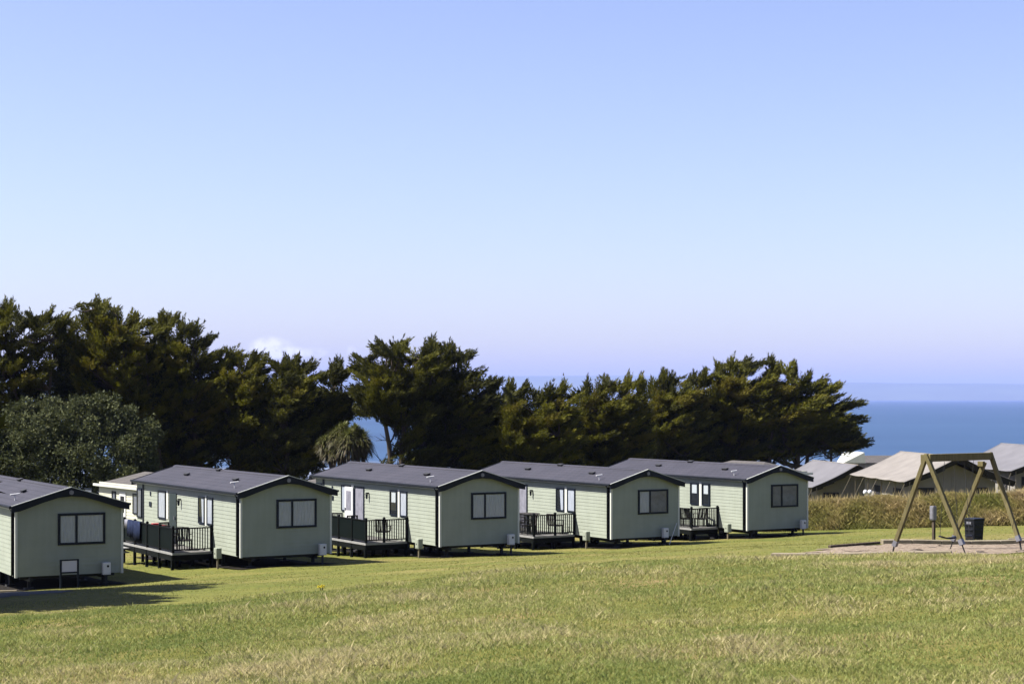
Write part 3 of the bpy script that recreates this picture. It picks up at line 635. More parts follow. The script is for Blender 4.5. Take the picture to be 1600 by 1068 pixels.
def window(parent, face, a0, a1, z0, z1, lights, fill, name='window', fw=.06):
    """face 'front' (plane y=0, facing -y) or 'side' (plane x=0, facing -x); lights = inner divisions (fractions)"""
    def P(a, z, d):          # d = distance proud of the wall
        return (a, -d, z) if face == 'front' else (-d, a, z)
    def bx(mb, A0, A1, Z0, Z1, d0, d1):
        vs = [P(a, z, d) for z in (Z0, Z1) for d in (d0, d1) for a in (A0, A1)]
        return mb.add(vs, [(0, 1, 3, 2), (4, 6, 7, 5), (0, 4, 5, 1), (2, 3, 7, 6), (0, 2, 6, 4), (1, 5, 7, 3)])
    fr = MB(); bx(fr, a0, a1, z0, z0 + fw, .003, .055); bx(fr, a0, a1, z1 - fw, z1, .003, .055)
    bx(fr, a0, a0 + fw, z0 + fw, z1 - fw, .003, .055); bx(fr, a1 - fw, a1, z0 + fw, z1 - fw, .003, .055)
    cuts = [a0 + (a1 - a0) * c for c in lights]
    for c in cuts: bx(fr, c - fw / 2, c + fw / 2, z0 + fw, z1 - fw, .003, .058)
    w = fr.build(name, M['frame'], parent)
    q4 = [(0, 1, 2, 3)] if face == 'front' else [(3, 2, 1, 0)]
    edges = [a0 + fw] + [e for c in cuts for e in (c - fw / 2, c + fw / 2)] + [a1 - fw]
    for i in range(0, len(edges), 2):
        b0, b1 = edges[i], edges[i + 1]
        MB().add([P(b0, z0 + fw, .042), P(b1, z0 + fw, .042), P(b1, z1 - fw, .042), P(b0, z1 - fw, .042)], q4).build('pane', M['glass'], w)
        fl = fill[(i // 2) % len(fill)]
        if fl == 'curtain':
            cb = MB(); n = max(10, int((b1 - b0) / .035)); vs = []
            for k in range(n + 1):
                a = b0 + (b1 - b0) * k / n; d = .029 + .006 * math.sin(k * 1.9 + U(-.4, .4))
                vs += [P(a, z0 + fw, d), P(a, z1 - fw, d)]
            cb.add(vs, [(2 * k, 2 * k + 2, 2 * k + 3, 2 * k + 1) for k in range(n)]).build('curtain', M['curtain'], w)
        else:
            bk = MB().add([P(b0, z0 + fw, .021), P(b1, z0 + fw, .021), P(b1, z1 - fw, .021), P(b0, z1 - fw, .021)], q4)
            if fl == 'half':   # dark room with a pale blind pulled halfway down
                bk.build('room', M['dark'], w)
                zm = z1 - fw - (z1 - z0) * .42; bm_ = (b0 + b1) / 2
                MB().add([P(b0 + .1, zm, .030), P(b1 - .08, zm, .030), P(b1 - .08, z1 - fw, .030), P(b0 + .1, z1 - fw, .030)], q4).build('blind', M['white'], w)
            elif fl == 'split':
                bk.build('room', M['dark'], w)
                MB().add([P(b0, z0 + fw, .030), P(b0 + (b1 - b0) * .38, z0 + fw, .030), P(b0 + (b1 - b0) * .55, z1 - fw, .030), P(b0, z1 - fw, .030)], q4).build('curtain', M['curtain'], w)
            else: bk.build('room', M['grey_in' if fl == 'grey' else 'dark'], w)
    return w

def make_caravan(X, Z, zb, th, label, side, front_fill, aerial=True, mat_wall='siding', roofm='roof', front_lights=(.385,)):
    root = empty('static_caravan', (X, Z, zb), th); tag(root, label, 'caravan', 'pale green static caravans in a row')
    # walls: shiplap boards
    wm = MB(); bh = .150; z = 0.0
    while z < HR - .12:
        z1 = min(z + bh, HR - .10); lo, hi = .012, .002
        def xr(zz):
            if zz <= HE - .06: return 0.0, W_
            t = (zz - (HE - .06)) / (HR - .10 - (HE - .06)); return W_ / 2 * t, W_ - W_ / 2 * t
        a0, a1 = xr(z); b0, b1 = xr(z1)
        for (y, s) in ((0, -1), (L_, 1)):
            yl, yh = y + s * lo, y + s * hi
            vs = [(a0, yl, z), (a1, yl, z), (b1, yh, z1), (b0, yh, z1), (a0, y, z), (a1, y, z)]
            wm.add(vs, [(0, 1, 2, 3) if s < 0 else (3, 2, 1, 0), (4, 5, 1, 0)])
        if z1 <= HE:
            for (x, s) in ((0, -1), (W_, 1)):
                xl, xh = x + s * lo, x + s * hi
                wm.add([(xl, 0, z), (xl, L_, z), (xh, L_, z1), (xh, 0, z1), (x, 0, z), (x, L_, z)], [(3, 2, 1, 0) if s < 0 else (0, 1, 2, 3), (0, 1, 5, 4)])
        z = z1
    wm.add([(0, 0, 0), (W_, 0, 0), (W_, L_, 0), (0, L_, 0)], [(0, 1, 2, 3)])
    wm.build('wall', M[mat_wall], root)
    # roof
    r = MB(); prof = [(-OV, roof_z(-OV)), (W_ / 2, HR), (W_ + OV, roof_z(W_ + OV))]
    th_ = .07
    poly = [(x, zz) for x, zz in prof] + [(x, zz - th_) for x, zz in reversed(prof)]
    r.prism(poly, lambda a, b, d: (a, d, b), -OE + .035, L_ + OE - .035)
    r.build('roof', M[roofm], root)
    MB().prism([(W_/2 - .16, HR - .035), (W_/2 - .14, HR + .002), (W_/2, HR + .035), (W_/2 + .14, HR + .002), (W_/2 + .16, HR - .035)], lambda a, b, d: (a, d, b), -OE, L_ + OE).build('ridge_cap', M[roofm], root)
    # bargeboards with arched underside
    for (y0, y1) in ((-OE - .02, -OE + .03), (L_ + OE - .03, L_ + OE + .02)):
        top = [(-OV - .03, roof_z(-OV) + .015), (W_ / 2, HR + .02), (W_ + OV + .03, roof_z(W_ + OV) + .015)]
        low = [(W_ + OV + .03, HE - .20), (W_ - .1, HE - .15), (W_ * .76, HE + .12), (W_ * .62, HE + .27), (W_ / 2, HE + .31), (W_ * .38, HE + .27), (W_ * .24, HE + .12), (.1, HE - .15), (-OV - .03, HE - .20)]
        bb = MB().prism(top + low, lambda a, b, d: (a, d, b), y0, y1).build('bargeboard', M['navy'], root)
        if y0 < 0:
            tr = MB()
            for s in (-1, 1):
                xa = W_ / 2; xb = W_ / 2 + s * (W_ / 2 + OV + .03)
                tr.beam((xa, -OE - .01, HR + .035), (xb, -OE - .01, roof_z(xb) + .03), .05, .022)
            tr.build('roof_edge_trim', M['trim'], bb)
            MB().disc((W_ / 2, -OE - .02, HR - .15), .075, (0, -1, 0), .03).build('lamp', M['steel'], bb)
    # soffit and gutters
    for x in (-OV - .05, W_ + OV + .05):
        g = MB().box(x - .05, x + .05, -OE + .02, L_ + OE - .02, HE - .055, HE + .03).build('gutter', M['navy'], root, bevel=.015)
    MB().box(-OV + .01, -.004, -OE + .03, L_ + OE - .03, HE - .11, HE - .075).build('eaves_board', M['trim'], root)
    # corner trims and downpipes
    for (x0, x1, y0, y1) in ((-.03, .055, -.030, .06), (W_ - .055, W_ + .03, -.030, .06)):
        MB().box(x0, x1, y0, y1, -.03, HE - .08).build('corner_trim', M['trim'], root, bevel=.008)
    MB().tube([(-OV, .17, HE - .03), (-.075, .17, HE - .18), (-.075, .17, .04)], .045, 10).build('downpipe', M['navy'], root, smooth=True)
    MB().box(-.035, -.02, .08, .30, 0.0, HE - .12).build('corner_post', M['navy'], root)
    MB().box(-.035, -.02, 11.05, 11.22, 0, HE - .12).build('corner_post', M['navy'], root)
    # windows
    window(root, 'front', 1.42, 3.05, 1.02, 2.10, front_lights, front_fill, fw=.08)
    for (a0, a1, fl) in ((2.82, 3.46, side[0]), (3.72, 4.40, side[1])):
        window(root, 'side', a0, a1, 1.0, 2.06, (), [fl])
    window(root, 'side', 8.25, 9.20, .92, 2.08, (), [side[2]])
    window(root, 'side', 11.3, 11.92, .80, 2.06, (), ['grey'])
    # white surrounds are part of the wall trim
    for (a0, a1) in ((3.50, 3.68), (7.95, 8.18)):
        MB().box(-.03, -.018, a0, a1, .95, 2.12).build('window_surround', M['trim'], root)
    # door
    if side[3] == 'closed':
        d = MB().box(-.045, -.018, 6.95, 7.80, .03, 2.05).build('door', M['door'], root, bevel=.008)
        MB().box(-.10, -.046, 7.03, 7.07, .98, 1.12).build('handle', M['steel'], d)
    else:
        fr = MB(); fr.box(-.045, -.018, 6.90, 6.97, .03, 2.08); fr.box(-.045, -.018, 7.78, 7.85, .03, 2.08); fr.box(-.045, -.018, 6.97, 7.78, 2.01, 2.08)
        d = fr.build('doorway', M['frame'], root)
        MB().box(-.024, -.018, 6.97, 7.78, .03, 2.01).build('dark_hall', M['grey_in'], d)
        lf = MB().box(-.12, -.07, 7.86, 8.68, .04, 2.02).build('door', M['white'], root, bevel=.01)
        MB().box(-.128, -.121, 8.02, 8.52, 1.0, 1.85).build('pane', M['grey_in'], lf)
        MB().box(-.16, -.121, 8.56, 8.60, .98, 1.1).build('handle', M['steel'], lf)
    # wall lantern, plates
    ln = MB().box(-.14, -.02, 6.42, 6.52, 1.80, 1.86).build('wall_lamp', M['black'], root)
    MB().tube([(-.11, 6.47, 1.79), (-.11, 6.47, 1.58)], [.06, .035], 8).build('shade', M['black'], ln)
    MB().box(-.035, -.018, 10.05, 10.35, 1.35, 1.55).build('number_plate', M['frame'], root)
    MB().box(-.035, -.018, 10.12, 10.24, 1.80, 1.98).build('crest', M['frame'], root)
    # roof vents, aerial
    sl = (HR - HE) / (W_ / 2 + OV)
    for (x, y) in ((.95, 8.4), (.95, 2.9), (W_ / 2 - .12, 6.7)):
        zz = roof_z(x)
        v = MB(); v.box(-.07, .07, -.17, .17, -.02, .07); v.box(-.09, .09, -.20, .20, .07, .09)
        o = v.build('roof_vent', M['chassis'], root); o.location = (x, y, zz); o.rotation_euler = (0, -math.atan(sl), 0)
    if aerial:
        MB().tube([(.28, 1.35, roof_z(.28) - .02), (.28, 1.35, roof_z(.28) + .22)], .018, 6).tube([(.12, 1.35, roof_z(.28) + .2), (.44, 1.35, roof_z(.28) + .23)], .03, 6).build('aerial', M['white'], root)
    # under-floor: chassis, jacks, wheels
    ch = MB()
    for x in (.55, W_ - .55): ch.box(x - .05, x + .05, .15, L_ - .15, -.2, -.01)
    for y in np.arange(.3, L_, 1.8): ch.box(.2, W_ - .2, y, y + .06, -.12, -.012)
    ch.build('chassis', M['chassis'], root)
    for y in (.45, 3.2, 8.8, 11.5):
        for x in (.55, W_ - .55):
            wx, wy = X + x * math.cos(th) - y * math.sin(th), Z + x * math.sin(th) + y * math.cos(th)
            gz = H(wx, wy) - zb - .03
            MB().box(x - .16, x + .16, y - .16, y + .16, gz, gz + .12).box(x - .05, x + .05, y - .05, y + .05, gz + .12, -.2).build('jack', M['chassis'], root)
    for x in (.75, W_ - .75):
        for y in (5.6, 6.5):
            wx, wy = X + x * math.cos(th) - y * math.sin(th), Z + x * math.sin(th) + y * math.cos(th)
            gz = H(wx, wy) - zb
            wh = MB().tube([(x - .09, y, gz + .27), (x + .09, y, gz + .27)], .28, 16).build('wheel', M['black'], root)
            MB().tube([(x - .11, y, gz + .27), (x + .11, y, gz + .27)], .13, 12).build('rim', M['steel'], wh)
    return root

CV = [
 (-16.75, 59.4, -6.03, .50, 'nearest pale green caravan at the left edge, a white board before its end wall', ['curtain', 'curtain', 'curtain', 'closed'], ['curtain', 'curtain']),
 (-10.08, 65.4, -5.90, .529, 'second green caravan from the left, with a closed dark door and panelled deck', ['curtain', 'split', 'curtain', 'closed'], ['curtain', 'curtain']),
 (-2.88, 70.4, -5.915, .534, 'middle green caravan with its white door standing open above a dark railed deck', ['curtain', 'half', 'curtain', 'open'], ['curtain', 'curtain']),
 (4.33, 76.8, -6.13, .547, 'fourth green caravan from the left, with a round table on its balustered deck', ['curtain', 'split', 'curtain', 'open'], ['curtain', 'grey']),
 (11.02, 82.45, -6.175, .540, 'farthest green caravan at the right end of the row, beside the overgrown bank', ['half', 'half', 'grey', 'closed'], ['grey', 'grey']),
]
cars = [make_caravan(*c[:5], side=c[5], front_fill=c[6]) for c in CV]
def loc2w(i, x, y):
    X, Z, zb, th = CV[i][:4]; return X + x * math.cos(th) - y * math.sin(th), Z + x * math.sin(th) + y * math.cos(th)

M['pad_shade'] = mat('painted_pad_shade', (.016, .014, .012), .95, .05, var=.4, scale=6, bump=.5, bscale=40)  # near-black colour paints the shade beneath the caravans onto the ground
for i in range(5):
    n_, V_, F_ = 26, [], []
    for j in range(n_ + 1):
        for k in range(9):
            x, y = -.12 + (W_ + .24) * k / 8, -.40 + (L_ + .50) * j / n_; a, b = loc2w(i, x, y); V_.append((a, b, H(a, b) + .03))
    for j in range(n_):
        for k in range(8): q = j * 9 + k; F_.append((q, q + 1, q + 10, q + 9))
    tag(MB().add(V_, F_).build('shade_pad', M['pad_shade'], smooth=True), 'dark sheet painting in the shade under a green caravan', 'shade_pad', kind='structure')

# cream caravans glimpsed behind the row
def cream_caravan(X, Z, th, label, L=11.0, W=3.6, lift=.5):
    zb = H(X, Z) + lift; root = empty('cream_caravan', (X, Z, zb), th); tag(root, label, 'caravan', 'cream caravans behind the green row')
    wm = MB(); z = 0
    while z < 2.3:
        for (p, q) in (((0, 0), (W, 0)), ((W, 0), (W, L)), ((W, L), (0, L)), ((0, L), (0, 0))):
            dx, dy = q[0] - p[0], q[1] - p[1]; l_ = math.hypot(dx, dy); nx, ny = dy / l_, -dx / l_
            wm.add([(p[0] + nx * .015, p[1] + ny * .015, z), (q[0] + nx * .015, q[1] + ny * .015, z), (q[0], q[1], z + .15), (p[0], p[1], z + .15)], [(0, 1, 2, 3)])
        z += .15
    wm.add([(0, 0, 0), (W, 0, 0), (W, L, 0), (0, L, 0)], [(0, 1, 2, 3)])
    wm.build('wall', M['cream'], root)
    o = .2; r = MB()
    r.add([(-o, -o, 2.25), (W + o, -o, 2.25), (W + o, L + o, 2.25), (-o, L + o, 2.25), (W / 2, 1.6, 2.92), (W / 2, L - 1.6, 2.92)],
          [(0, 1, 4), (1, 2, 5, 4), (2, 3, 5), (3, 0, 4, 5), (3, 2, 1, 0)])
    r.build('roof', M['roof_brown'], root)
    g = MB(); g.box(-o - .06, -o + .0, -o, L + o, 2.20, 2.32); g.box(-o, W + o, -o - .06, -o, 2.20, 2.32); g.build('gutter', M['trim'], root)
    for (a, b) in ((1.2, 1.9), (2.3, 3.0), (5.2, 5.7), (8.4, 9.5)): window(root, 'side', a, b, 1.0, 2.0, (), ['grey'])
    d = MB().box(-.05, -.018, 3.9, 4.7, .03, 2.0).build('door', M['white'], root, bevel=.01)
    MB().box(-.058, -.051, 4.05, 4.55, 1.0, 1.8).build('pane', M['dark'], d); MB().box(-.09, -.051, 4.58, 4.62, .95, 1.1).build('handle', M['steel'], d)
    window(root, 'front', .9, 2.7, 1.0, 2.0, (.5,), ['curtain'])
    MB().box(.1, W - .1, .1, L - .1, -lift - .2, -.03).build('skirt', M['chassis'], root)
    return root
cream_caravan(-16.8, 83.5, .60, 'cream caravan with a hipped brown-grey roof between the first and second green caravans', L=7.5, lift=.55)
cream_caravan(-8.6, 91.0, .60, 'cream caravan whose brown-grey roof just clears the second green caravan', L=6, lift=.42)
cream_caravan(13.9, 98.5, .60, 'cream caravan whose pale roof shows over the ridge of the farthest green one', L=6, lift=.72)

# ------------------------------------------------------------------ decks
def make_deck(i, w, y0, y1, midposts, left_style, label, side_posts, step=False):
    X, Z, zb, th = CV[i][:4]; wx, wy = loc2w(i, -w, y0)
    root = empty('decking', (wx, wy, zb), th); tag(root, label, 'decking', 'raised decks beside the green caravans')
    D = y1 - y0; x1 = w - .06        # local frame: x 0 (outer) .. w (at the wall), y 0 (front) .. D
    def gz(x, y):
        a, b = loc2w(i, x - w, y + y0); return H(a, b) - zb - .05
    fl = MB(); n = int(D / .145)
    for k in range(n): fl.box(0, x1, k * .145, k * .145 + .137, -.03, 0)
    fl.build('deck_floor', M['deckboard'], root)
    MB().box(-.045, x1, -.045, 0, -.075, .008).box(-.045, -.002, .002, D, -.075, .008).build('deck_edge', M['deckedge'], root)
    MB().box(-.03, x1, -.03, .01, -.29, -.078).box(-.03, .01, .012, D, -.29, -.078).box(.2, .26, .02, D, -.26, -.04).box(x1 - .3, x1 - .24, .02, D, -.26, -.04).build('joist', M['deck'], root)
    # posts
    px = [0] + midposts + [x1]; py = side_posts
    pts = [(x, 0) for x in px] + [(0, y) for y in py]
    for (x, y) in pts:
        MB().box(x - .045, x + .045, y - .045, y + .045, .01, 1.0).build('post', M['deck'], root, bevel=.006)
        MB().add([(x - .06, y - .06, 1.0), (x + .06, y - .06, 1.0), (x + .06, y + .06, 1.0), (x - .06, y + .06, 1.0), (x, y, 1.06)], [(0, 3, 2, 1), (0, 1, 4), (1, 2, 4), (2, 3, 4), (3, 0, 4)]).build('post_cap', M['deck'], root)
    legs = [(x, -.0) for x in px] + [(0, y) for y in py] + [(x1 - .2, y) for y in py] + [(w / 2, y) for y in py]
    for (x, y) in legs:
        MB().box(x - .05, x + .05, y + .012, y + .112, gz(x, y), -.08).build('support_leg', M['deck'], root)
    proto = None
    def rail(p, q, style):
        nonlocal proto
        p, q = Vector((*p, 0)), Vector((*q, 0)); d = (q - p).normalized(); a, b = p + d * .045, q - d * .045
        rl = MB().beam(a + Vector((0, 0, .93)), b + Vector((0, 0, .93)), .07, .045); lo = MB().beam(a + Vector((0, 0, .12)), b + Vector((0, 0, .12)), .05, .045)
        if style == 'panel':
            r = rl.build('railing', M['deck'], root); lo.build('lower_rail', M['deck'], r)
            MB().beam(a + Vector((0, 0, .525)), b + Vector((0, 0, .525)), .022, .76).build('panel', M['panel'], r)
            return
        r = rl.build('railing', M['deck'], root); lo.build('lower_rail', M['deck'], r)
        L = (b - a).length; n = max(2, round(L / .105))
        for k in range(1, n):
            c = a + d * (L * k / n)
            if proto is None:
                proto = MB().box(-.016, .016, -.016, .016, .143, .907).build('baluster', M['deck'], r); bo = proto
            else:
                bo = proto.copy(); COL.objects.link(bo); bo.parent = r
            bo.location = (c.x, c.y, 0); bo.rotation_euler = (0, 0, math.atan2(d.y, d.x))
    for a, b in zip(px[:-1], px[1:]): rail((a, 0), (b, 0), 'baluster')
    ys = [0] + py
    for k, (a, b) in enumerate(zip(ys[:-1], ys[1:])):
        if left_style[k % len(left_style)] != 'none': rail((0, a), (0, b), left_style[k % len(left_style)])
    if step:
        for k, zz in enumerate((-.16, -.32)):
            MB().box(.3 * k + x1 * 0 - .6, -.06, D - .95, D - .1, zz - .04, zz).build('step', M['deckedge'], root)
    return root
decks = [
 make_deck(1, 1.60, 2.9, 8.9, [], ['panel'], 'tall-legged deck with dark solid side panels beside the second green caravan', [1.5, 3.0, 4.5, 5.9], step=True),
 make_deck(2, 1.92, 2.8, 8.6, [.82], ['panel'], 'dark railed deck with solid side panels below the open white door', [1.3, 2.6, 4.0, 5.7]),
 make_deck(3, 2.20, 2.85, 8.6, [1.12], ['baluster'], 'balustered deck holding a round table beside the fourth green caravan', [1.5, 3.0, 4.5, 5.7]),
 make_deck(4, 1.60, 2.2, 8.0, [], ['baluster'], 'small balustered deck beside the farthest green caravan', [1.5, 3.0, 4.5, 5.7]),
]

# deck furniture
def chair(i, x, y, rz, label, m='rattan', cushion=None):
    a, b = loc2w(i, x, y); root = empty('garden_chair', (a, b, CV[i][2] + .003), CV[i][3] + rz); tag(root, label, 'chair', 'garden chairs on the decks')
    MB().box(-.25, .25, -.24, .24, .36, .42).build('seat', M[m], root, bevel=.01)
    bk = MB()
    bk.beam((-.24, .25, .40), (-.22, .34, .92), .04, .04); bk.beam((.24, .25, .40), (.22, .34, .92), .04, .04); bk.beam((-.22, .34, .90), (.22, .34, .90), .04, .05)
    for k in range(7): xx = -.18 + .06 * k; bk.beam((xx, .26, .43), (xx, .335, .88), .035, .012)
    bk.build('backrest', M[m], root)
    for sx in (-1, 1):
        MB().beam((sx * .27, -.22, .62), (sx * .27, .28, .64), .05, .03).beam((sx * .27, -.2, .40), (sx * .27, -.2, .61), .03, .03).build('armrest', M[m], root)
        for sy in (-1, 1): MB().beam((sx * .23, sy * .21, 0), (sx * .23, sy * .21, .36), .035, .035).build('leg', M[m], root)
    if cushion:
        tag_c = MB().box(-.22, .22, -.2, .2, .423, .50).build('cushion', M[cushion], root, bevel=.02)
def table(i, x, y, label, r=.5, m='rattan', rect=False, top='rattan'):
    a, b = loc2w(i, x, y); root = empty('garden_table', (a, b, CV[i][2] + .003), CV[i][3]); tag(root, label, 'table', 'garden tables on the decks')
    if rect: MB().box(-r, r, -r * .7, r * .7, .70, .74).build('tabletop', M[top], root, bevel=.01)
    else: MB().tube([(0, 0, .70), (0, 0, .735)], r, 24).build('tabletop', M[top], root)
    for a_ in range(4):
        an = math.radians(45 + 90 * a_); q = r * .72
        MB().beam((q * math.cos(an), q * math.sin(an), 0), (q * math.cos(an) * .9, q * math.sin(an) * .9, .70), .035, .035).build('leg', M[m], root)
    return root
table(1, -.72, 7.35, 'rectangular table under a red cloth on the panelled deck of the second caravan', .48, rect=True)
chair(1, -.75, 4.0, 2.6, 'dark garden chair behind the balusters of the second caravan')
chair(1, -.55, 6.35, .3, 'dark garden chair between the red cloth and the closed dark door')
chair(2, -.95, 7.7, -.5, 'dark chair with a white cushion near the open door of the middle caravan', cushion='white')
chair(2, -.85, 6.5, 2.9, 'dark chair in front of the open doorway of the middle caravan')
chair(2, -.75, 3.6, 2.4, 'dark chair behind the right-hand balusters of the middle caravan')
table(3, -1.25, 5.0, 'round dark table showing over the railing of the fourth caravan', .62).scale = (1, 1, 1.2)
chair(3, -1.7, 4.1, -1.57, 'dark chair on the outer side of the round table')
chair(3, -.5, 3.7, 1.8, 'dark chair on the wall side of the round table')
chair(3, -1.1, 6.0, 0, 'dark chair behind the round table')
chair(4, -1.05, 3.3, 2.2, 'rattan chair at the outer corner of the farthest deck')
chair(4, -.45, 3.0, 2.9, 'rattan chair beside the end wall post of the farthest deck')
a_, b_ = loc2w(1, -.72, 7.35)
cl = MB(); cl.box(-.36, .36, -.26, .26, .742, .755); cl.box(-.375, -.361, -.26, .26, .60, .755); cl.box(-.36, .36, -.275, -.261, .62, .755)
cl.box(-.2, .1, -.12, .1, .756, .84)
o = cl.build('tablecloth', M['red'], None, bevel=.004); o.location = (a_, b_, CV[1][2] + .004); o.rotation_euler = (0, 0, CV[1][3])
tag(o, 'red cloth lying over the table on the second caravan deck', 'tablecloth')
# washing hung over the side rail of the second caravan's deck
def washing():
    X, Z, zb, th = CV[1][:4]; a, b = loc2w(1, -1.66, 7.5); root = empty('washing', (a, b, zb), th); tag(root, 'dark blue and grey beach towels hung over the side rail of the second caravan deck', 'towel')
    for k, (y0, y1, zl, m) in enumerate(((-.95, -.15, .18, 'blue'), (-.12, .62, .30, 'blue'), (.64, .98, .62, 'steel'))):
        n = 10; vs = []
        for j in range(n + 1):
            y = y0 + (y1 - y0) * j / n; d = .012 * math.sin(j * 1.6 + k)
            vs += [(-.045 + d, y, zl + .02 * math.sin(j)), (-.03 + d * .4, y, .96), (.06, y, .985), (.075, y, .962)]
        f = [(4 * j + q, 4 * j + q + 1, 4 * j + q + 5, 4 * j + q + 4) for j in range(n) for q in range(3)]
        t = MB().add(vs, f).build('towel', M[m], root, smooth=True); sm = t.modifiers.new('t', 'SOLIDIFY'); sm.thickness = .008
washing()

# ------------------------------------------------------------------ utility boxes by the caravans
def meter_box(i, x, y, label, kind):
    a, b = loc2w(i, x, y); g = H(a, b); th = CV[i][3]; zb = CV[i][2]
    root = empty('meter_box', (a, b, g), th); root.scale = (.86, .86, .95); tag(root, label, 'meter box', 'utility boxes on posts by the caravans')
    z0 = zb - g + (-.02 if kind == 'white' else -.12)
    if kind == 'white':
        bx = MB().box(-.16, .16, -.09, .09, z0, z0 + .44).build('cabinet', M['white'], root, bevel=.012)
        MB().box(-.13, .13, -.10, -.091, z0 + .03, z0 + .41).build('door', M['white'], bx, bevel=.004)
        MB().disc((.04, -.101, z0 + .31), .045, (0, -1, 0), .012).build('dial', M['black'], bx)
    else:
        bx = MB().box(-.12, .12, -.17, .17, z0, z0 + .42).build('cabinet', M['siding'], root, bevel=.012)
        MB().box(-.135, -.121, -.13, .13, z0 + .04, z0 + .38).build('door', M['siding'], bx, bevel=.003)
        MB().disc((-.136, 0, z0 + .2), .03, (-1, 0, 0), .012).build('lock', M['black'], bx)
    MB().box(-.04, .04, -.03, .03, -.12, z0).build('post', M['chassis' if kind == 'white' else 'oldtimber'], root)
FB = ['on the near end wall of the leftmost caravan', 'before the end wall of the second caravan', 'before the end wall of the middle caravan', 'before the end wall of the fourth caravan', 'before the end wall of the farthest caravan']
FX = [(3.05, -.16, .12), (3.2, -.25, 0), (3.15, -.25, 0), (2.75, -.22, 0), (3.15, -.28, 0)]
for i in range(5): meter_box(i, FX[i][0], FX[i][1], 'white meter box ' + FB[i], 'white')
SB = ['at the left edge of the picture by the nearest caravan', 'by the side wall of the second caravan, right of its deck', 'by the side wall of the middle caravan, right of its deck', 'by the side wall of the fourth caravan, right of its deck', 'by the side wall of the farthest caravan, right of its deck']
for i, (x, y) in enumerate(((-.45, 1.15), (-.35, 1.45), (-.45, .95), (-.4, 1.35), (-.4, .95))): meter_box(i, x, y, 'sage green utility box ' + SB[i], 'green')

def stake():
    a, b = loc2w(3, 2.95, -.12); g = H(a, b); root = empty('tent_pole', (a, b, g), CV[3][3]); tag(root, 'thin pale pole leaning on the end wall of the fourth caravan', 'pole')
    MB().tube([(-.1, -.25, 0), (.55, .05, .95)], .014, 6).build('shaft', M['white'], root); MB().tube([(-.11, -.255, -.01), (-.085, -.243, .03)], .022, 6).build('end_cap', M['chassis'], root)
stake()
def notice_board():
    a, b = loc2w(0, 1.62, -.75); g = H(a, b); root = empty('notice_board', (a, b, g), CV[0][3]); tag(root, 'blank white board in a dark blue frame on two legs before the nearest caravan', 'notice board')
    zt = .98
    for s in (-1, 1): MB().box(s * .29 - .03, s * .29 + .03, -.03, .03, -.1, zt).build('leg', M['frame'], root)
    MB().box(-.26, .26, -.025, .025, zt - .045, zt + .0).box(-.26, .26, -.025, .025, zt - .47, zt - .42).build('frame', M['frame'], root)
    MB().box(-.258, .258, -.012, .012, zt - .418, zt - .047).build('board', mat('pale_board', (.33, .33, .40), .5), root)
notice_board()

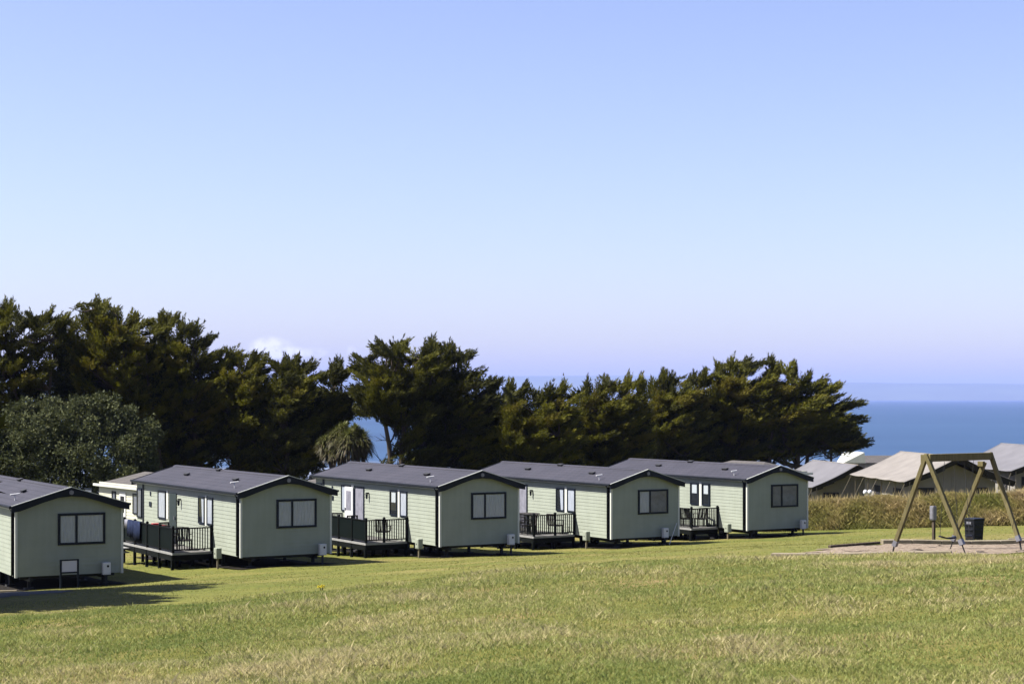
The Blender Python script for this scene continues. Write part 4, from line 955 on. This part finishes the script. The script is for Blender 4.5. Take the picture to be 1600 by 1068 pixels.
# ------------------------------------------------------------------ safari tents
def tent(x, y, th, zg, label, roof='canvas', L=10.5, hw=3.45, zr=3.55, ze=2.05, over=1.3):
    root = empty('safari_tent', (x, y, zg), th); tag(root, label, 'tent', 'safari tents beyond the bank')
    nu, nv = 25, 13; V = []
    def rz_(s, t):      # s across -1..1, t along 0..1 ; canvas sags between frames
        base = zr - (zr - ze) * abs(s)
        return base - .09 * math.sin(math.pi * abs(s)) * (1 + .5 * math.sin(t * math.pi * 4) ** 2) - .05 * math.sin(t * math.pi * 4) ** 2 * abs(s)
    for off in (0, -.03):
        for j in range(nv):
            for k in range(nu):
                s = -1 + 2 * k / (nu - 1); t = j / (nv - 1); V.append((s * hw, t * L, rz_(s, t) + off))
    n = nu * nv; Fc = []
    for j in range(nv - 1):
        for k in range(nu - 1):
            a = j * nu + k; Fc.append((a, a + 1, a + nu + 1, a + nu)); Fc.append((n + a + nu, n + a + nu + 1, n + a + 1, n + a))
    for k in range(nu - 1): Fc.append((k + 1, k, n + k, n + k + 1)); q = (nv - 1) * nu + k; Fc.append((q, q + 1, n + q + 1, n + q))
    for j in range(nv - 1):
        Fc.append((j * nu, (j + 1) * nu, n + (j + 1) * nu, n + j * nu)); q = j * nu + nu - 1; Fc.append((q + nu, q, n + q, n + q + nu))
    MB().add(V, Fc).build('canopy', M[roof], root, smooth=True)
    # band coloured dark to give the shade under the front overhang
    vl = MB()
    for s in (-1, 1):
        pts = [(s * hw * f, rz_(s * f, 0)) for f in (0, .25, .5, .75, 1)]
        for (a, b) in zip(pts[:-1], pts[1:]):
            vl.add([(a[0], -.02, a[1] - .02), (b[0], -.02, b[1] - .02), (b[0] * .985, .25, b[1] - .34), (a[0] * .985, .25, a[1] - .42)], [(0, 1, 2, 3)])
    o = vl.build('shade_band', M['under'], root); o.modifiers.new('s', 'SOLIDIFY').thickness = .02
    # inner tent
    iw, y0, y1, zw = hw - .75, over, L - .8, ze - .05
    zi = zr - .45
    iv = [(-iw, y0, -.6), (iw, y0, -.6), (iw, y0, zw - .1), (0, y0, zi), (-iw, y0, zw - .1)]
    b = MB().add(iv + [(a, y1, c) for a, _, c in iv], [(0, 1, 2, 3, 4), (9, 8, 7, 6, 5), (0, 5, 6, 1), (1, 6, 7, 2), (2, 7, 8, 3), (3, 8, 9, 4), (4, 9, 5, 0)])
    wl_ = b.build('tent_wall', M['canvas_wall'], root)
    for (a, c) in ((-iw + .45, -iw + 1.55), (iw - 1.55, iw - .45)):
        MB().box(a, c, y0 - .03, y0 - .005, .75, 1.62).build('window', M['mesh'], wl_)
    MB().box(-.03, .03, y0 - .03, y0 - .006, 0, 2.3).box(-.62, .62, y0 - .025, y0 - .012, .0, .06).build('door_flap', M['canvas_wall'], wl_)
    MB().box(-iw - .03, -iw - .005, y0 + 1.2, y0 + 2.8, .7, 1.5).box(-iw - .03, -iw - .005, y0 + 5, y0 + 6.4, .7, 1.5).build('side_window', M['mesh'], wl_)
    for t in (0, .25, .5, .75, 1):
        for s in (-1, 1):
            yy = .1 + t * (L - .2); ex = s * (hw - .08)
            MB().tube([(s * (hw - .35), yy, -.6), (s * (hw - .35), yy, ze - .02)], .03, 8).build('pole', M['oldtimber'], root)
            MB().tube([(ex, yy, ze - .04), (s * (hw + 1.1), yy, -.35)], .012, 5).build('guy_rope', M['oldtimber'], root)
    MB().tube([(0, -.1, zr - .05), (0, L + .1, zr - .05)], .05, 8).build('ridge_pole', M['oldtimber'], root)
    return root
tent(26.75, 105, .12, -7.0, 'big beige safari tent behind the swing frame, its gable facing the camera')
tent(23.2, 118, .15, -7.98, 'grey safari tent just right of the farthest caravan, under the cypress boughs', roof='canvas_cool', L=9.5, hw=3.2)
tent(35.1, 112, .10, -6.65, 'grey safari tent cut off by the right edge of the picture', roof='canvas_cool')

def far_hut():
    Z = 150; x = (1336 - 800) / F * Z; zt = -(706.5 - HV) / F * Z; g = H(x, Z)
    root = empty('white_tent', (x, Z, g), .0); tag(root, 'small white peaked tent far behind the grey safari tent', 'tent')
    h = zt - g
    MB().add([(-1.0, 0, h - .9), (.9, 0, h - .9), (.8, 0, h), (-.5, .3, h - .05), (-1.0, 3, h - .9), (.9, 3, h - .9), (.8, 3, h), (-.5, 2.7, h - .05)],
             [(0, 1, 2, 3), (7, 6, 5, 4), (1, 5, 6, 2), (3, 2, 6, 7), (0, 3, 7, 4)]).build('roof', M['trim'], root)
    MB().box(-.95, .85, .05, 2.95, -.2, h - .9).build('wall', M['canvas'], root)
    x = (1372 - 800) / F * 155; g = H(x, 155); r2 = empty('shed', (x, 155, g), 0); tag(r2, 'low shed with a flat brown roof to the right of the small white tent', 'shed')
    h = -(713 - HV) / F * 155 - g
    MB().add([(-1.25, 0, h - .55), (2.2, 0, h - .55), (2.2, 3.5, h), (-1.25, 3.5, h)], [(0, 1, 2, 3)]).add([(-1.25, 0, h - .6), (2.2, 0, h - .6), (2.2, 3.5, h - .05), (-1.25, 3.5, h - .05)], [(3, 2, 1, 0)]).build('roof', M['roof_brown'], r2)
    MB().box(-1.15, 2.1, .05, 3.4, -.2, h - .62).build('wall', M['canvas_wall'], r2)
far_hut()
# white balls hanging by the big tent
for k, (u, v, lb) in enumerate(((1352, 768.5, 'left one of two white round buoys beside the big tent'), (1359, 768.5, 'right one of two white round buoys beside the big tent'))):
    p = at(u, v, 100); V, Fc = [], []
    for a in range(9):
        for b in range(14):
            t, f = math.pi * a / 8, 2 * math.pi * b / 14; V.append((.125 * math.sin(t) * math.cos(f), .125 * math.sin(t) * math.sin(f), .15 * math.cos(t)))
    for a in range(8):
        for b in range(14): Fc.append((a * 14 + b, a * 14 + (b + 1) % 14, (a + 1) * 14 + (b + 1) % 14, (a + 1) * 14 + b))
    root = empty('buoy', p); tag(root, lb, 'buoy', 'white buoys by the tent')
    MB().add(V, Fc).build('float', M['white'], root, smooth=True)
    MB().tube([(0, 0, -.14), (0, 0, H(p.x, p.y) - p.z - .1)], .02, 6).build('stake', M['oldtimber'], root)

# ------------------------------------------------------------------ overgrown bank
def blades(X, Y, Zb, hgt, wid, lean=.35, tint=None, seg2=True):
    n = len(X); a = RNG.random(n) * 6.283; d = np.c_[np.cos(a), np.sin(a), np.zeros(n)]
    b = RNG.random(n) * 6.283; ln = np.c_[np.cos(b), np.sin(b), np.zeros(n)] * (hgt * lean * RNG.random(n))[:, None]
    P = np.c_[X, Y, Zb]; w = (wid * (.6 + .8 * RNG.random(n)))[:, None] * .5
    V = np.stack([P - d * w, P + d * w, P + ln * .35 + [0, 0, 1] * (hgt * .55)[:, None] + d * w * .8, P + ln + [0, 0, 1] * hgt[:, None]], 1).reshape(-1, 3)
    i = np.arange(n)[:, None] * 4
    Fc = np.concatenate([i + [0, 1, 2], i + [0, 2, 3]], 1).reshape(-1, 3)
    return V, Fc, np.repeat(tint, 2)
M['bankgrass'] = leafy(mat('dry_bank_growth', (.27, .205, .095), .85, .1, col2=(.16, .15, .045), scale=.7, detail=5,
                     tint=((0, (.13, .15, .03)), (.35, (.22, .195, .06)), (.7, (.29, .225, .10)), (1, (.42, .33, .20)))), .4)
M['earth'] = mat('bank_earth', (.085, .070, .030), .95, .05, col2=(.05, .048, .018), scale=2)
def bank():
    A, B = Vector((14.0, 94.0)), Vector((34.0, 78.5)); D = (B - A); Ln = D.length; D.normalize(); N = Vector((D.y, -D.x))  # N towards camera
    if N.y > 0: N = -N
    ns, nt = 90, 15; V = []
    def pt(s, t):
        c = A + D * (s * Ln) + N * (t * 1.25)
        top = 1.40 + .30 * mnoise.noise(Vector((s * 14, 0, 3)))
        prof = max(0, 1 - abs(t) ** 3.0) * top
        bumpy = .10 * mnoise.noise(Vector((c.x * 1.3, c.y * 1.3, t * 3))) * (1 if abs(t) < .95 else 0)
        return (c.x + N.x * bumpy * 2, c.y + N.y * bumpy * 2, H(c.x, c.y) + prof + bumpy - .05)
    for i in range(ns + 1):
        for j in range(nt + 1): V.append(pt(i / ns, -1 + 2 * j / nt))
    Fc = [(i * (nt + 1) + j, (i + 1) * (nt + 1) + j, (i + 1) * (nt + 1) + j + 1, i * (nt + 1) + j + 1) for i in range(ns) for j in range(nt)]
    root = empty('overgrown_bank', (0, 0, 0)); tag(root, 'overgrown hedge bank of dry grass and weeds in front of the tents', 'hedge')
    MB().add(V, Fc).build('earth', M['earth'], root, smooth=True)
    V = np.array(V).reshape(ns + 1, nt + 1, 3); n = 95000
    fi, fj = RNG.random(n) * ns, RNG.random(n) * nt * .62 + nt * .38
    i0, j0 = np.minimum(fi.astype(int), ns - 1), np.minimum(fj.astype(int), nt - 1); ti, tj = (fi - i0)[:, None], (fj - j0)[:, None]
    P = (V[i0, j0] * (1 - ti) + V[i0 + 1, j0] * ti) * (1 - tj) + (V[i0, j0 + 1] * (1 - ti) + V[i0 + 1, j0 + 1] * ti) * tj
    nz = np.array([mnoise.noise(Vector((x * .55, z * 1.1, y * .2))) for x, y, z in P])
    up = np.clip((P[:, 2] - Hn(P[:, 0], P[:, 1])) / 1.4, 0, 1)
    tint = np.clip(.20 + .30 * up + .95 * nz + RNG.normal(size=n) * .14, 0, 1)
    hh = (.12 + .20 * RNG.random(n)) * (1 + .9 * np.clip(nz, 0, 1)); P2 = P + np.array([N.x, N.y, 0]) * (RNG.random(n) * .18)[:, None]
    V2, F2, t2 = blades(P2[:, 0], P2[:, 1], P2[:, 2] - .04, hh, np.full(n, .017), 1.3, tint)
    # tall seed heads on the crest
    m = 2600; s = RNG.random(m); c = np.array([tuple(A)]) + np.array([tuple(D)]) * (s * Ln)[:, None] + RNG.normal(size=(m, 2)) * .35
    gz = Hn(c[:, 0], c[:, 1]) + 1.25
    V3, F3, t3 = blades(c[:, 0], c[:, 1], gz, .3 + .4 * RNG.random(m), np.full(m, .022), .35, np.clip(.75 + RNG.normal(size=m) * .2, 0, 1))
    g = np_mesh('grass', np.concatenate([V2, V3]), np.concatenate([F2, F3 + len(V2)]), M['bankgrass'], root, tint=np.concatenate([t2, t3])); g['kind'] = 'stuff'
    # yellow-flowered ragwort on the bank
    return root
bank()

# ------------------------------------------------------------------ play area
def gsheet(name, poly, m, lift=.004, step=.4, rag=0.0):
    """a sheet lying on the ground inside a polygon (x, y)"""
    xs = [p[0] for p in poly]; ys = [p[1] for p in poly]
    def inside(x, y):
        c = False; n = len(poly)
        for i in range(n):
            (x0, y0), (x1, y1) = poly[i], poly[(i + 1) % n]
            if (y0 > y) != (y1 > y) and x < (x1 - x0) * (y - y0) / (y1 - y0) + x0: c = not c
        return c
    nx, ny = int((max(xs) - min(xs)) / step) + 1, int((max(ys) - min(ys)) / step) + 1
    V, Fc, idx = [], [], {}
    def vid(i, j):
        if (i, j) not in idx:
            x, y = min(xs) + i * step, min(ys) + j * step
            if rag: x += rag * mnoise.noise(Vector((x * 2, y * 2, 0))); y += rag * mnoise.noise(Vector((x * 2, y * 2, 9)))
            idx[(i, j)] = len(V); V.append((x, y, H(x, y) + lift))
        return idx[(i, j)]
    for i in range(nx):
        for j in range(ny):
            if inside(min(xs) + (i + .5) * step, min(ys) + (j + .5) * step): Fc.append((vid(i, j), vid(i + 1, j), vid(i + 1, j + 1), vid(i, j + 1)))
    return MB().add(V, Fc).build(name, m, None, smooth=True)
PIT = [(6.1, 41.5), (9.0, 40.9), (10.0, 39.8), (15.5, 38.8), (17.5, 47.6), (10.0, 47.4), (8.3, 46.4), (7.0, 43.6)]
pit = gsheet('wood_chip_bed', PIT, M['chip'], lift=.02, step=.2, rag=.55); tag(pit, 'pinkish wood chip bed under the swing', 'play surface', kind='structure')
def sleeper(p, q, label, w=.16, h=.12, m='oldtimber'):
    n = max(2, int(math.dist(p, q) / .8)); root = empty('timber_edging', (p[0], p[1], H(*p))); tag(root, label, 'timber edging', 'timber edges of the play bed')
    for k in range(n):
        a = (p[0] + (q[0] - p[0]) * k / n, p[1] + (q[1] - p[1]) * k / n); b = (p[0] + (q[0] - p[0]) * (k + .985) / n, p[1] + (q[1] - p[1]) * (k + .985) / n)
        va, vb = Vector((*a, H(*a) + .05)) - root.location, Vector((*b, H(*b) + .05)) - root.location
        MB().beam(va, vb, w, h).build('sleeper', M[m], root, bevel=.012)
sleeper((10.0, 47.6), (18.0, 47.9), 'pale timber edge along the back of the wood chip bed', .3, .14)
sleeper((6.1, 41.35), (10.0, 40.0), 'low timber edge along the near side of the wood chip bed', .24, .17)
sleeper((8.4, 46.6), (9.9, 47.4), 'dark timber edge at the left rear of the wood chip bed', .12, .07, 'bark')

def swing():
    A1, A2 = Vector((9.94, 42.0, -1.42)), Vector((12.05, 44.5, -1.46))
    d = (A2 - A1); d.z = 0; d.normalize(); s = Vector((d.y, -d.x, 0))     # s to the right and nearer
    base = Vector(((A1.x + A2.x) / 2, (A1.y + A2.y) / 2, H(11, 43.2))); root = empty('swing', base)
    tag(root, 'weathered timber A-frame swing standing on the wood chip bed', 'swing')
    l = lambda p: Vector(p) - base
    MB().beam(l(A1 - d * .05), l(A2 + d * .1), .14, .18).build('crossbeam', M['timber'], root, bevel=.01)
    for A, feet in ((A1, ((1393, 868, 42.75, 1), (1511, 862, 41.25, -1))), (A2, ((1482, 861, 45.25, 1), (1597, 861, 43.75, -1)))):
        for (u, v, Z, _) in feet:
            gnd = Vector(((u - 800) / F * Z, Z, 0)); gnd.z = H(gnd.x, gnd.y); ft = gnd.lerp(A, .105); top = A + Vector((0, 0, .06)) + (gnd - A).normalized() * -.03
            off = d * (-.11 if A is A1 else .11)
            if A is A2 and u < 1500: top = A + s * -.16 + Vector((0, 0, -.16)) 
            MB().beam(l(ft + off * .3), l(top + off), .095, .115, up=d).build('leg', M['timber'], root, bevel=.008)
            MB().beam(l(ft.lerp(gnd, .02) + off * .5), l(gnd - Vector((0, 0, .1))), .03, .03).build('ground_spike', M['chassis'], root)
            MB().beam(l(ft.lerp(A, .055) + off * .3), l(ft + off * .3 - (A - ft).normalized() * .02), .10, .125, up=d).build('shoe', M['steel'], root)
        if A is A1:
            MB().beam(l(A - d * .12 + s * -.02 + Vector((0, 0, -.02))), l(A - d * .0 + s * -.02 + Vector((0, 0, -.02))), .26, .20).build('bracket', M['timber'], root, bevel=.01)
        else:
            MB().beam(l(A + s * -.20 + Vector((0, 0, -.20)) - d * .06), l(A + s * -.20 + Vector((0, 0, -.20)) + d * .07), .15, .13).build('bracket', M['timber'], root, bevel=.01)
    return A1, A2, d, root, base
A1, A2, sd, SW, SWB = swing()
def swing_seat(t, ang):
    c = A1.lerp(A2, t); g = H(c.x, c.y); z = g + .42; top = c.z - .1
    o_ = Vector((c.x, c.y, z)) - SWB
    dd = Vector((math.cos(ang), math.sin(ang), 0))
    n = 8; pts = [dd * (-.24 + .48 * k / n) + Vector((0, 0, -.05 * math.sin(math.pi * k / n))) for k in range(n + 1)]
    st = MB()
    for a, b in zip(pts[:-1], pts[1:]): st.beam(a, b, .16, .035)
    st.build('seat', M['black'], SW).location = o_; st_ = [q for q in kids(SW) if q.name.startswith('seat')][-1]
    for s_ in (-1, 1):
        a = dd * (s_ * .24); e = sd * (s_ * .25) + Vector((0, 0, top - z)); MB().tube([a, a.lerp(e, .5), e], .006, 5).build('chain', M['chassis'], st_)
swing_seat(.33, .2)
swing_seat(.66, 1.4)

def bin_():
    Z = 60; x = (1522 - 800) / F * Z; g = H(x, Z); root = empty('litter_bin', (x, Z, g), .55); root.scale = (.82, .82, .9); tag(root, 'black square litter bin with slots, behind the swing', 'litter bin')
    MB().add([(-.25, -.25, 0), (.25, -.25, 0), (.25, .25, 0), (-.25, .25, 0), (-.29, -.29, .78), (.29, -.29, .78), (.29, .29, .78), (-.29, .29, .78)], [(3, 2, 1, 0), (4, 5, 6, 7), (0, 1, 5, 4), (1, 2, 6, 5), (2, 3, 7, 6), (3, 0, 4, 7)]).build('body', M['black'], root, bevel=.02)
    MB().box(-.31, .31, -.31, .31, .783, .88).build('lid', M['black'], root, bevel=.03)
    for z in (.22, .42, .60): MB().box(-.315, -.270, -.2, .2, z, z + .045).box(-.2, .2, -.315, -.27, z, z + .045).build('rib', M['black'], root, bevel=.008)
    MB().box(-.318, -.29, -.13, .13, .66, .75).build('label_plate', M['steel'], root)
bin_()
def box_post():
    Z = 58; x = (1459 - 800) / F * Z; g = H(x, Z); root = empty('hook_up_post', (x, Z, g), .5); tag(root, 'thin dark post with a grey box at its top, seen through the swing frame', 'post')
    MB().box(-.04, .04, -.04, .04, -.15, 1.2).build('pole', M['bark'], root)
    MB().box(-.10, .05, -.09, .09, .72, 1.18).build('cabinet', M['steel'], root, bevel=.015)
    MB().box(-.115, -.101, -.07, .07, .76, 1.14).build('door', M['steel'], root, bevel=.004)
box_post()
def marker():
    x, y = 14.6, 51; root = empty('marker_stone', (x, y, H(x, y))); tag(root, 'small pale block on the grass by the right leg of the swing', 'stone')
    MB().add([(-.28, -.1, -.05), (.3, -.12, -.05), (.27, .12, -.05), (-.25, .1, -.05), (-.24, -.08, .11), (.26, -.09, .14), (.24, .09, .13), (-.2, .08, .10)], [(3, 2, 1, 0), (4, 5, 6, 7), (0, 1, 5, 4), (1, 2, 6, 5), (2, 3, 7, 6), (3, 0, 4, 7)]).build('block', M['oldtimber'], root, bevel=.02)
marker()

# drive and kerb at the lower left
road = gsheet('drive', [(-30, 44.5), (-13.2, 44.6), (-11.9, 47.5), (-12.6, 50.6), (-14.6, 54.4), (-16.2, 56.6), (-30, 56.6)], M['tarmac'], lift=.012, step=.3, rag=.3)
tag(road, 'end of a tarmac drive in tree shade', 'road', kind='structure')
root = empty('kerb', (-16.0, 56.9, H(-16.0, 56.9))); tag(root, 'pale concrete kerb along the drive below the nearest caravan', 'kerb')
for k in range(9):
    a, b = (-16.0 - k * 1.0, 56.9), (-16.0 - (k + .985) * 1.0, 56.9)
    MB().beam(Vector((*a, H(*a) + .02)) - root.location, Vector((*b, H(*b) + .02)) - root.location, .13, .16).build('kerb_stone', M['oldtimber'], root, bevel=.01)

# ------------------------------------------------------------------ grass
M['grass'] = leafy(mat('grass_blades', (.245, .245, .075), .65, .25, col2=(.120, .150, .036), scale=.55, detail=6,
                 tint=((0, (.062, .105, .020)), (.34, (.150, .190, .042)), (.62, (.27, .262, .085)), (1, (.50, .40, .24)))), .42)
def vn(X, Y, s, z=0): return np.array([mnoise.noise(Vector((x * s, y * s * 1.4, z))) for x, y in zip(X, Y)])
def fast_noise(X, Y, s, seed):
    """cheap smooth value noise with numpy"""
    r = np.random.default_rng(seed); g = r.random((128, 128))
    x, y = X * s, Y * s; i, j = np.floor(x).astype(int), np.floor(y).astype(int); fx, fy = x - i, y - j
    fx, fy = fx * fx * (3 - 2 * fx), fy * fy * (3 - 2 * fy); a = lambda p, q: g[p % 128, q % 128]
    return (a(i, j) * (1 - fx) + a(i + 1, j) * fx) * (1 - fy) + (a(i, j + 1) * (1 - fx) + a(i + 1, j + 1) * fx) * fy
def Hfast(X, Y):
    ix = np.clip(np.searchsorted(gx, X) - 1, 0, len(gx) - 2); iy = np.clip(np.searchsorted(gy, Y) - 1, 0, len(gy) - 2)
    tx = (X - gx[ix]) / (gx[ix + 1] - gx[ix]); ty = (Y - gy[iy]) / (gy[iy + 1] - gy[iy])
    return (GZ[iy, ix] * (1 - tx) + GZ[iy, ix + 1] * tx) * (1 - ty) + (GZ[iy + 1, ix] * (1 - tx) + GZ[iy + 1, ix + 1] * tx) * ty
def inside_np(X, Y, poly):
    c = np.zeros(len(X), bool); n = len(poly)
    for i in range(n):
        (x0, y0), (x1, y1) = poly[i], poly[(i + 1) % n]
        c ^= ((y0 > Y) != (y1 > Y)) & (X < (x1 - x0) * (Y - y0) / ((y1 - y0) or 1e-9) + x0)
    return c
def long_grass():
    n = 800000; Y = 11.5 + 30 * RNG.random(n) ** 1.35; X = (RNG.random(n) * 2 - 1) * (.32 * Y + 1.2)
    ed = edge_y(X, Y) + 3.0 * (fast_noise(X, Y, .35, 1) - .5) + 1.6 * (fast_noise(X, Y, 1.1, 9) - .5); fade = np.clip((ed - Y) / 1.4, 0, 1); keep = (Y < ed) & (RNG.random(n) < .25 + .75 * fade); keep &= ~inside_np(X, Y, PIT); X, Y, fade = X[keep], Y[keep], fade[keep]; n = len(X)
    c1, c2, c3 = fast_noise(X, Y, .45, 2), fast_noise(X, Y, 1.7, 3), fast_noise(X, Y, 5.0, 4)
    hh = (.022 + .065 * c1 * c2 + .040 * c3 * c2) * (.6 + .9 * RNG.random(n)) * (.45 + .55 * fade)
    tall = RNG.random(n) < .008; hh[tall] *= 1.7
    c0 = fast_noise(X, Y, .16, 8)
    tint = np.clip(-.42 + 1.75 * (c0 * .25 + c1 * .35 + c2 * .25 + c3 * .15) + RNG.normal(size=n) * .16 + .2 * tall, 0, 1)
    V, Fc, t = blades(X, Y, Hfast(X, Y) - .01, hh, np.full(n, .0056) * (1 + Y / 30), 1.0, tint)
    o = np_mesh('long_grass', V, Fc, M['grass'], tint=t); tag(o, 'rough unmown grass with dry tufts across the foreground slope', 'grass', kind='stuff')
long_grass()
def short_grass():
    n = 120000; Y = 36 + 58 * RNG.random(n) ** 1.2; X = (RNG.random(n) * 2 - 1) * (.31 * Y + 1)
    c1 = fast_noise(X, Y, .9, 6); keep = (Y > edge_y(X, Y) - .6)
    inpit = inside_np(X, Y, [(5.8, 41.6), (9.0, 40.7), (10.0, 39.6), (15.5, 38.6), (18.2, 48.1), (9.8, 47.8), (8.1, 46.7), (6.8, 43.8)])
    ind = (X < -11.8) & (Y > 44.5) & (Y < 56.6) & (X < -11.6 - (Y - 47) * .45)
    for i in range(5):
        Xc, Zc, _, th = CV[i][:4]; lx = (X - Xc) * math.cos(th) + (Y - Zc) * math.sin(th); ly = -(X - Xc) * math.sin(th) + (Y - Zc) * math.cos(th)
        keep &= ~((lx > -.08) & (lx < W_ + .08) & (ly > -.42) & (ly < L_ + .1))
    keep &= ~inpit & ~ind; X, Y, c1 = X[keep], Y[keep], c1[keep]; n = len(X)
    V, Fc, t = blades(X, Y, Hfast(X, Y) - .008, (.018 + .03 * c1) * (.6 + .8 * RNG.random(n)), np.full(n, .016) * (Y / 50), 1.2, np.clip(.40 + .35 * c1 + RNG.normal(size=n) * .12, 0, 1))
    o = np_mesh('mown_grass', V, Fc, M['mown'], tint=t); tag(o, 'short mown yellow-green grass around the caravans', 'grass', kind='stuff')
M['mown'] = leafy(mat('mown_blades', (.19, .185, .056), .8, .08, col2=(.15, .165, .044), scale=.3, tint=((0, (.125, .150, .034)), (.5, (.180, .185, .050)), (1, (.26, .225, .095)))), .45)
short_grass()
def ragwort(p, hgt, label):
    root = empty('ragwort', p); tag(root, label, 'wild flower')
    st = MB(); fl = MB()
    for k in range(5):
        a = U(0, 6.28); r_ = U(.02, .10); t = Vector((math.cos(a) * r_, math.sin(a) * r_, hgt * U(.8, 1.0))); st.tube([(0, 0, -.05), t * .5, t], [.008, .006, .004], 4)
        for q in range(7):
            c = t + Vector((U(-.05, .05), U(-.05, .05), U(-.02, .03))); fl.tube([c, c + Vector((0, 0, .012))], U(.010, .016), 7)
    st.build('stem', M['shrub'], root); fl.build('flower_head', M['yellow'], root)
M['yellow'] = mat('yellow_petals', (.42, .34, .02), .8, .1)
ragwort(Vector((-4.15, 38.4, H(-4.15, 38.4))), .13, 'yellow ragwort at the edge of the rough grass, below the second caravan')
def daisies():
    n = 150; Y = 13.5 + 22 * RNG.random(n); X = (RNG.random(n) * 2 - 1) * .3 * Y; z = Hfast(X, Y) + .07 + .05 * RNG.random(n); V, Fc = [], []
    for x, y, zz in zip(X, Y, z):
        b = len(V); r = U(.009, .018)
        for k in range(7): V.append((x + r * math.cos(k * .9), y + r * math.sin(k * .9), zz + r * .8 * math.sin(k * .9 + 2)))
        Fc.append(tuple(range(b, b + 7)))
    o = MB().add(V, Fc).build('clover_flowers', M['white']); tag(o, 'tiny white clover flowers sprinkled in the foreground grass', 'flowers', kind='stuff')
daisies()

# ------------------------------------------------------------------ air
hz = MB().box(-36000, 36000, -1000, 45000, SEA - 8, 440).build('haze', bpy.data.materials.new('air'), None)
hm = hz.data.materials[0]; hm.use_nodes = True; hn, hl = hm.node_tree.nodes, hm.node_tree.links
hn.remove(hn['Principled BSDF']); vp = hn.new('ShaderNodeVolumePrincipled')
vp.inputs['Color'].default_value = (.29, .375, .76, 1); vp.inputs['Density'].default_value = 4.7e-5
hl.new(vp.outputs[0], hn['Material Output'].inputs['Volume'])
tag(hz, 'thin blue sea haze in front of the far coast', 'haze', kind='stuff')
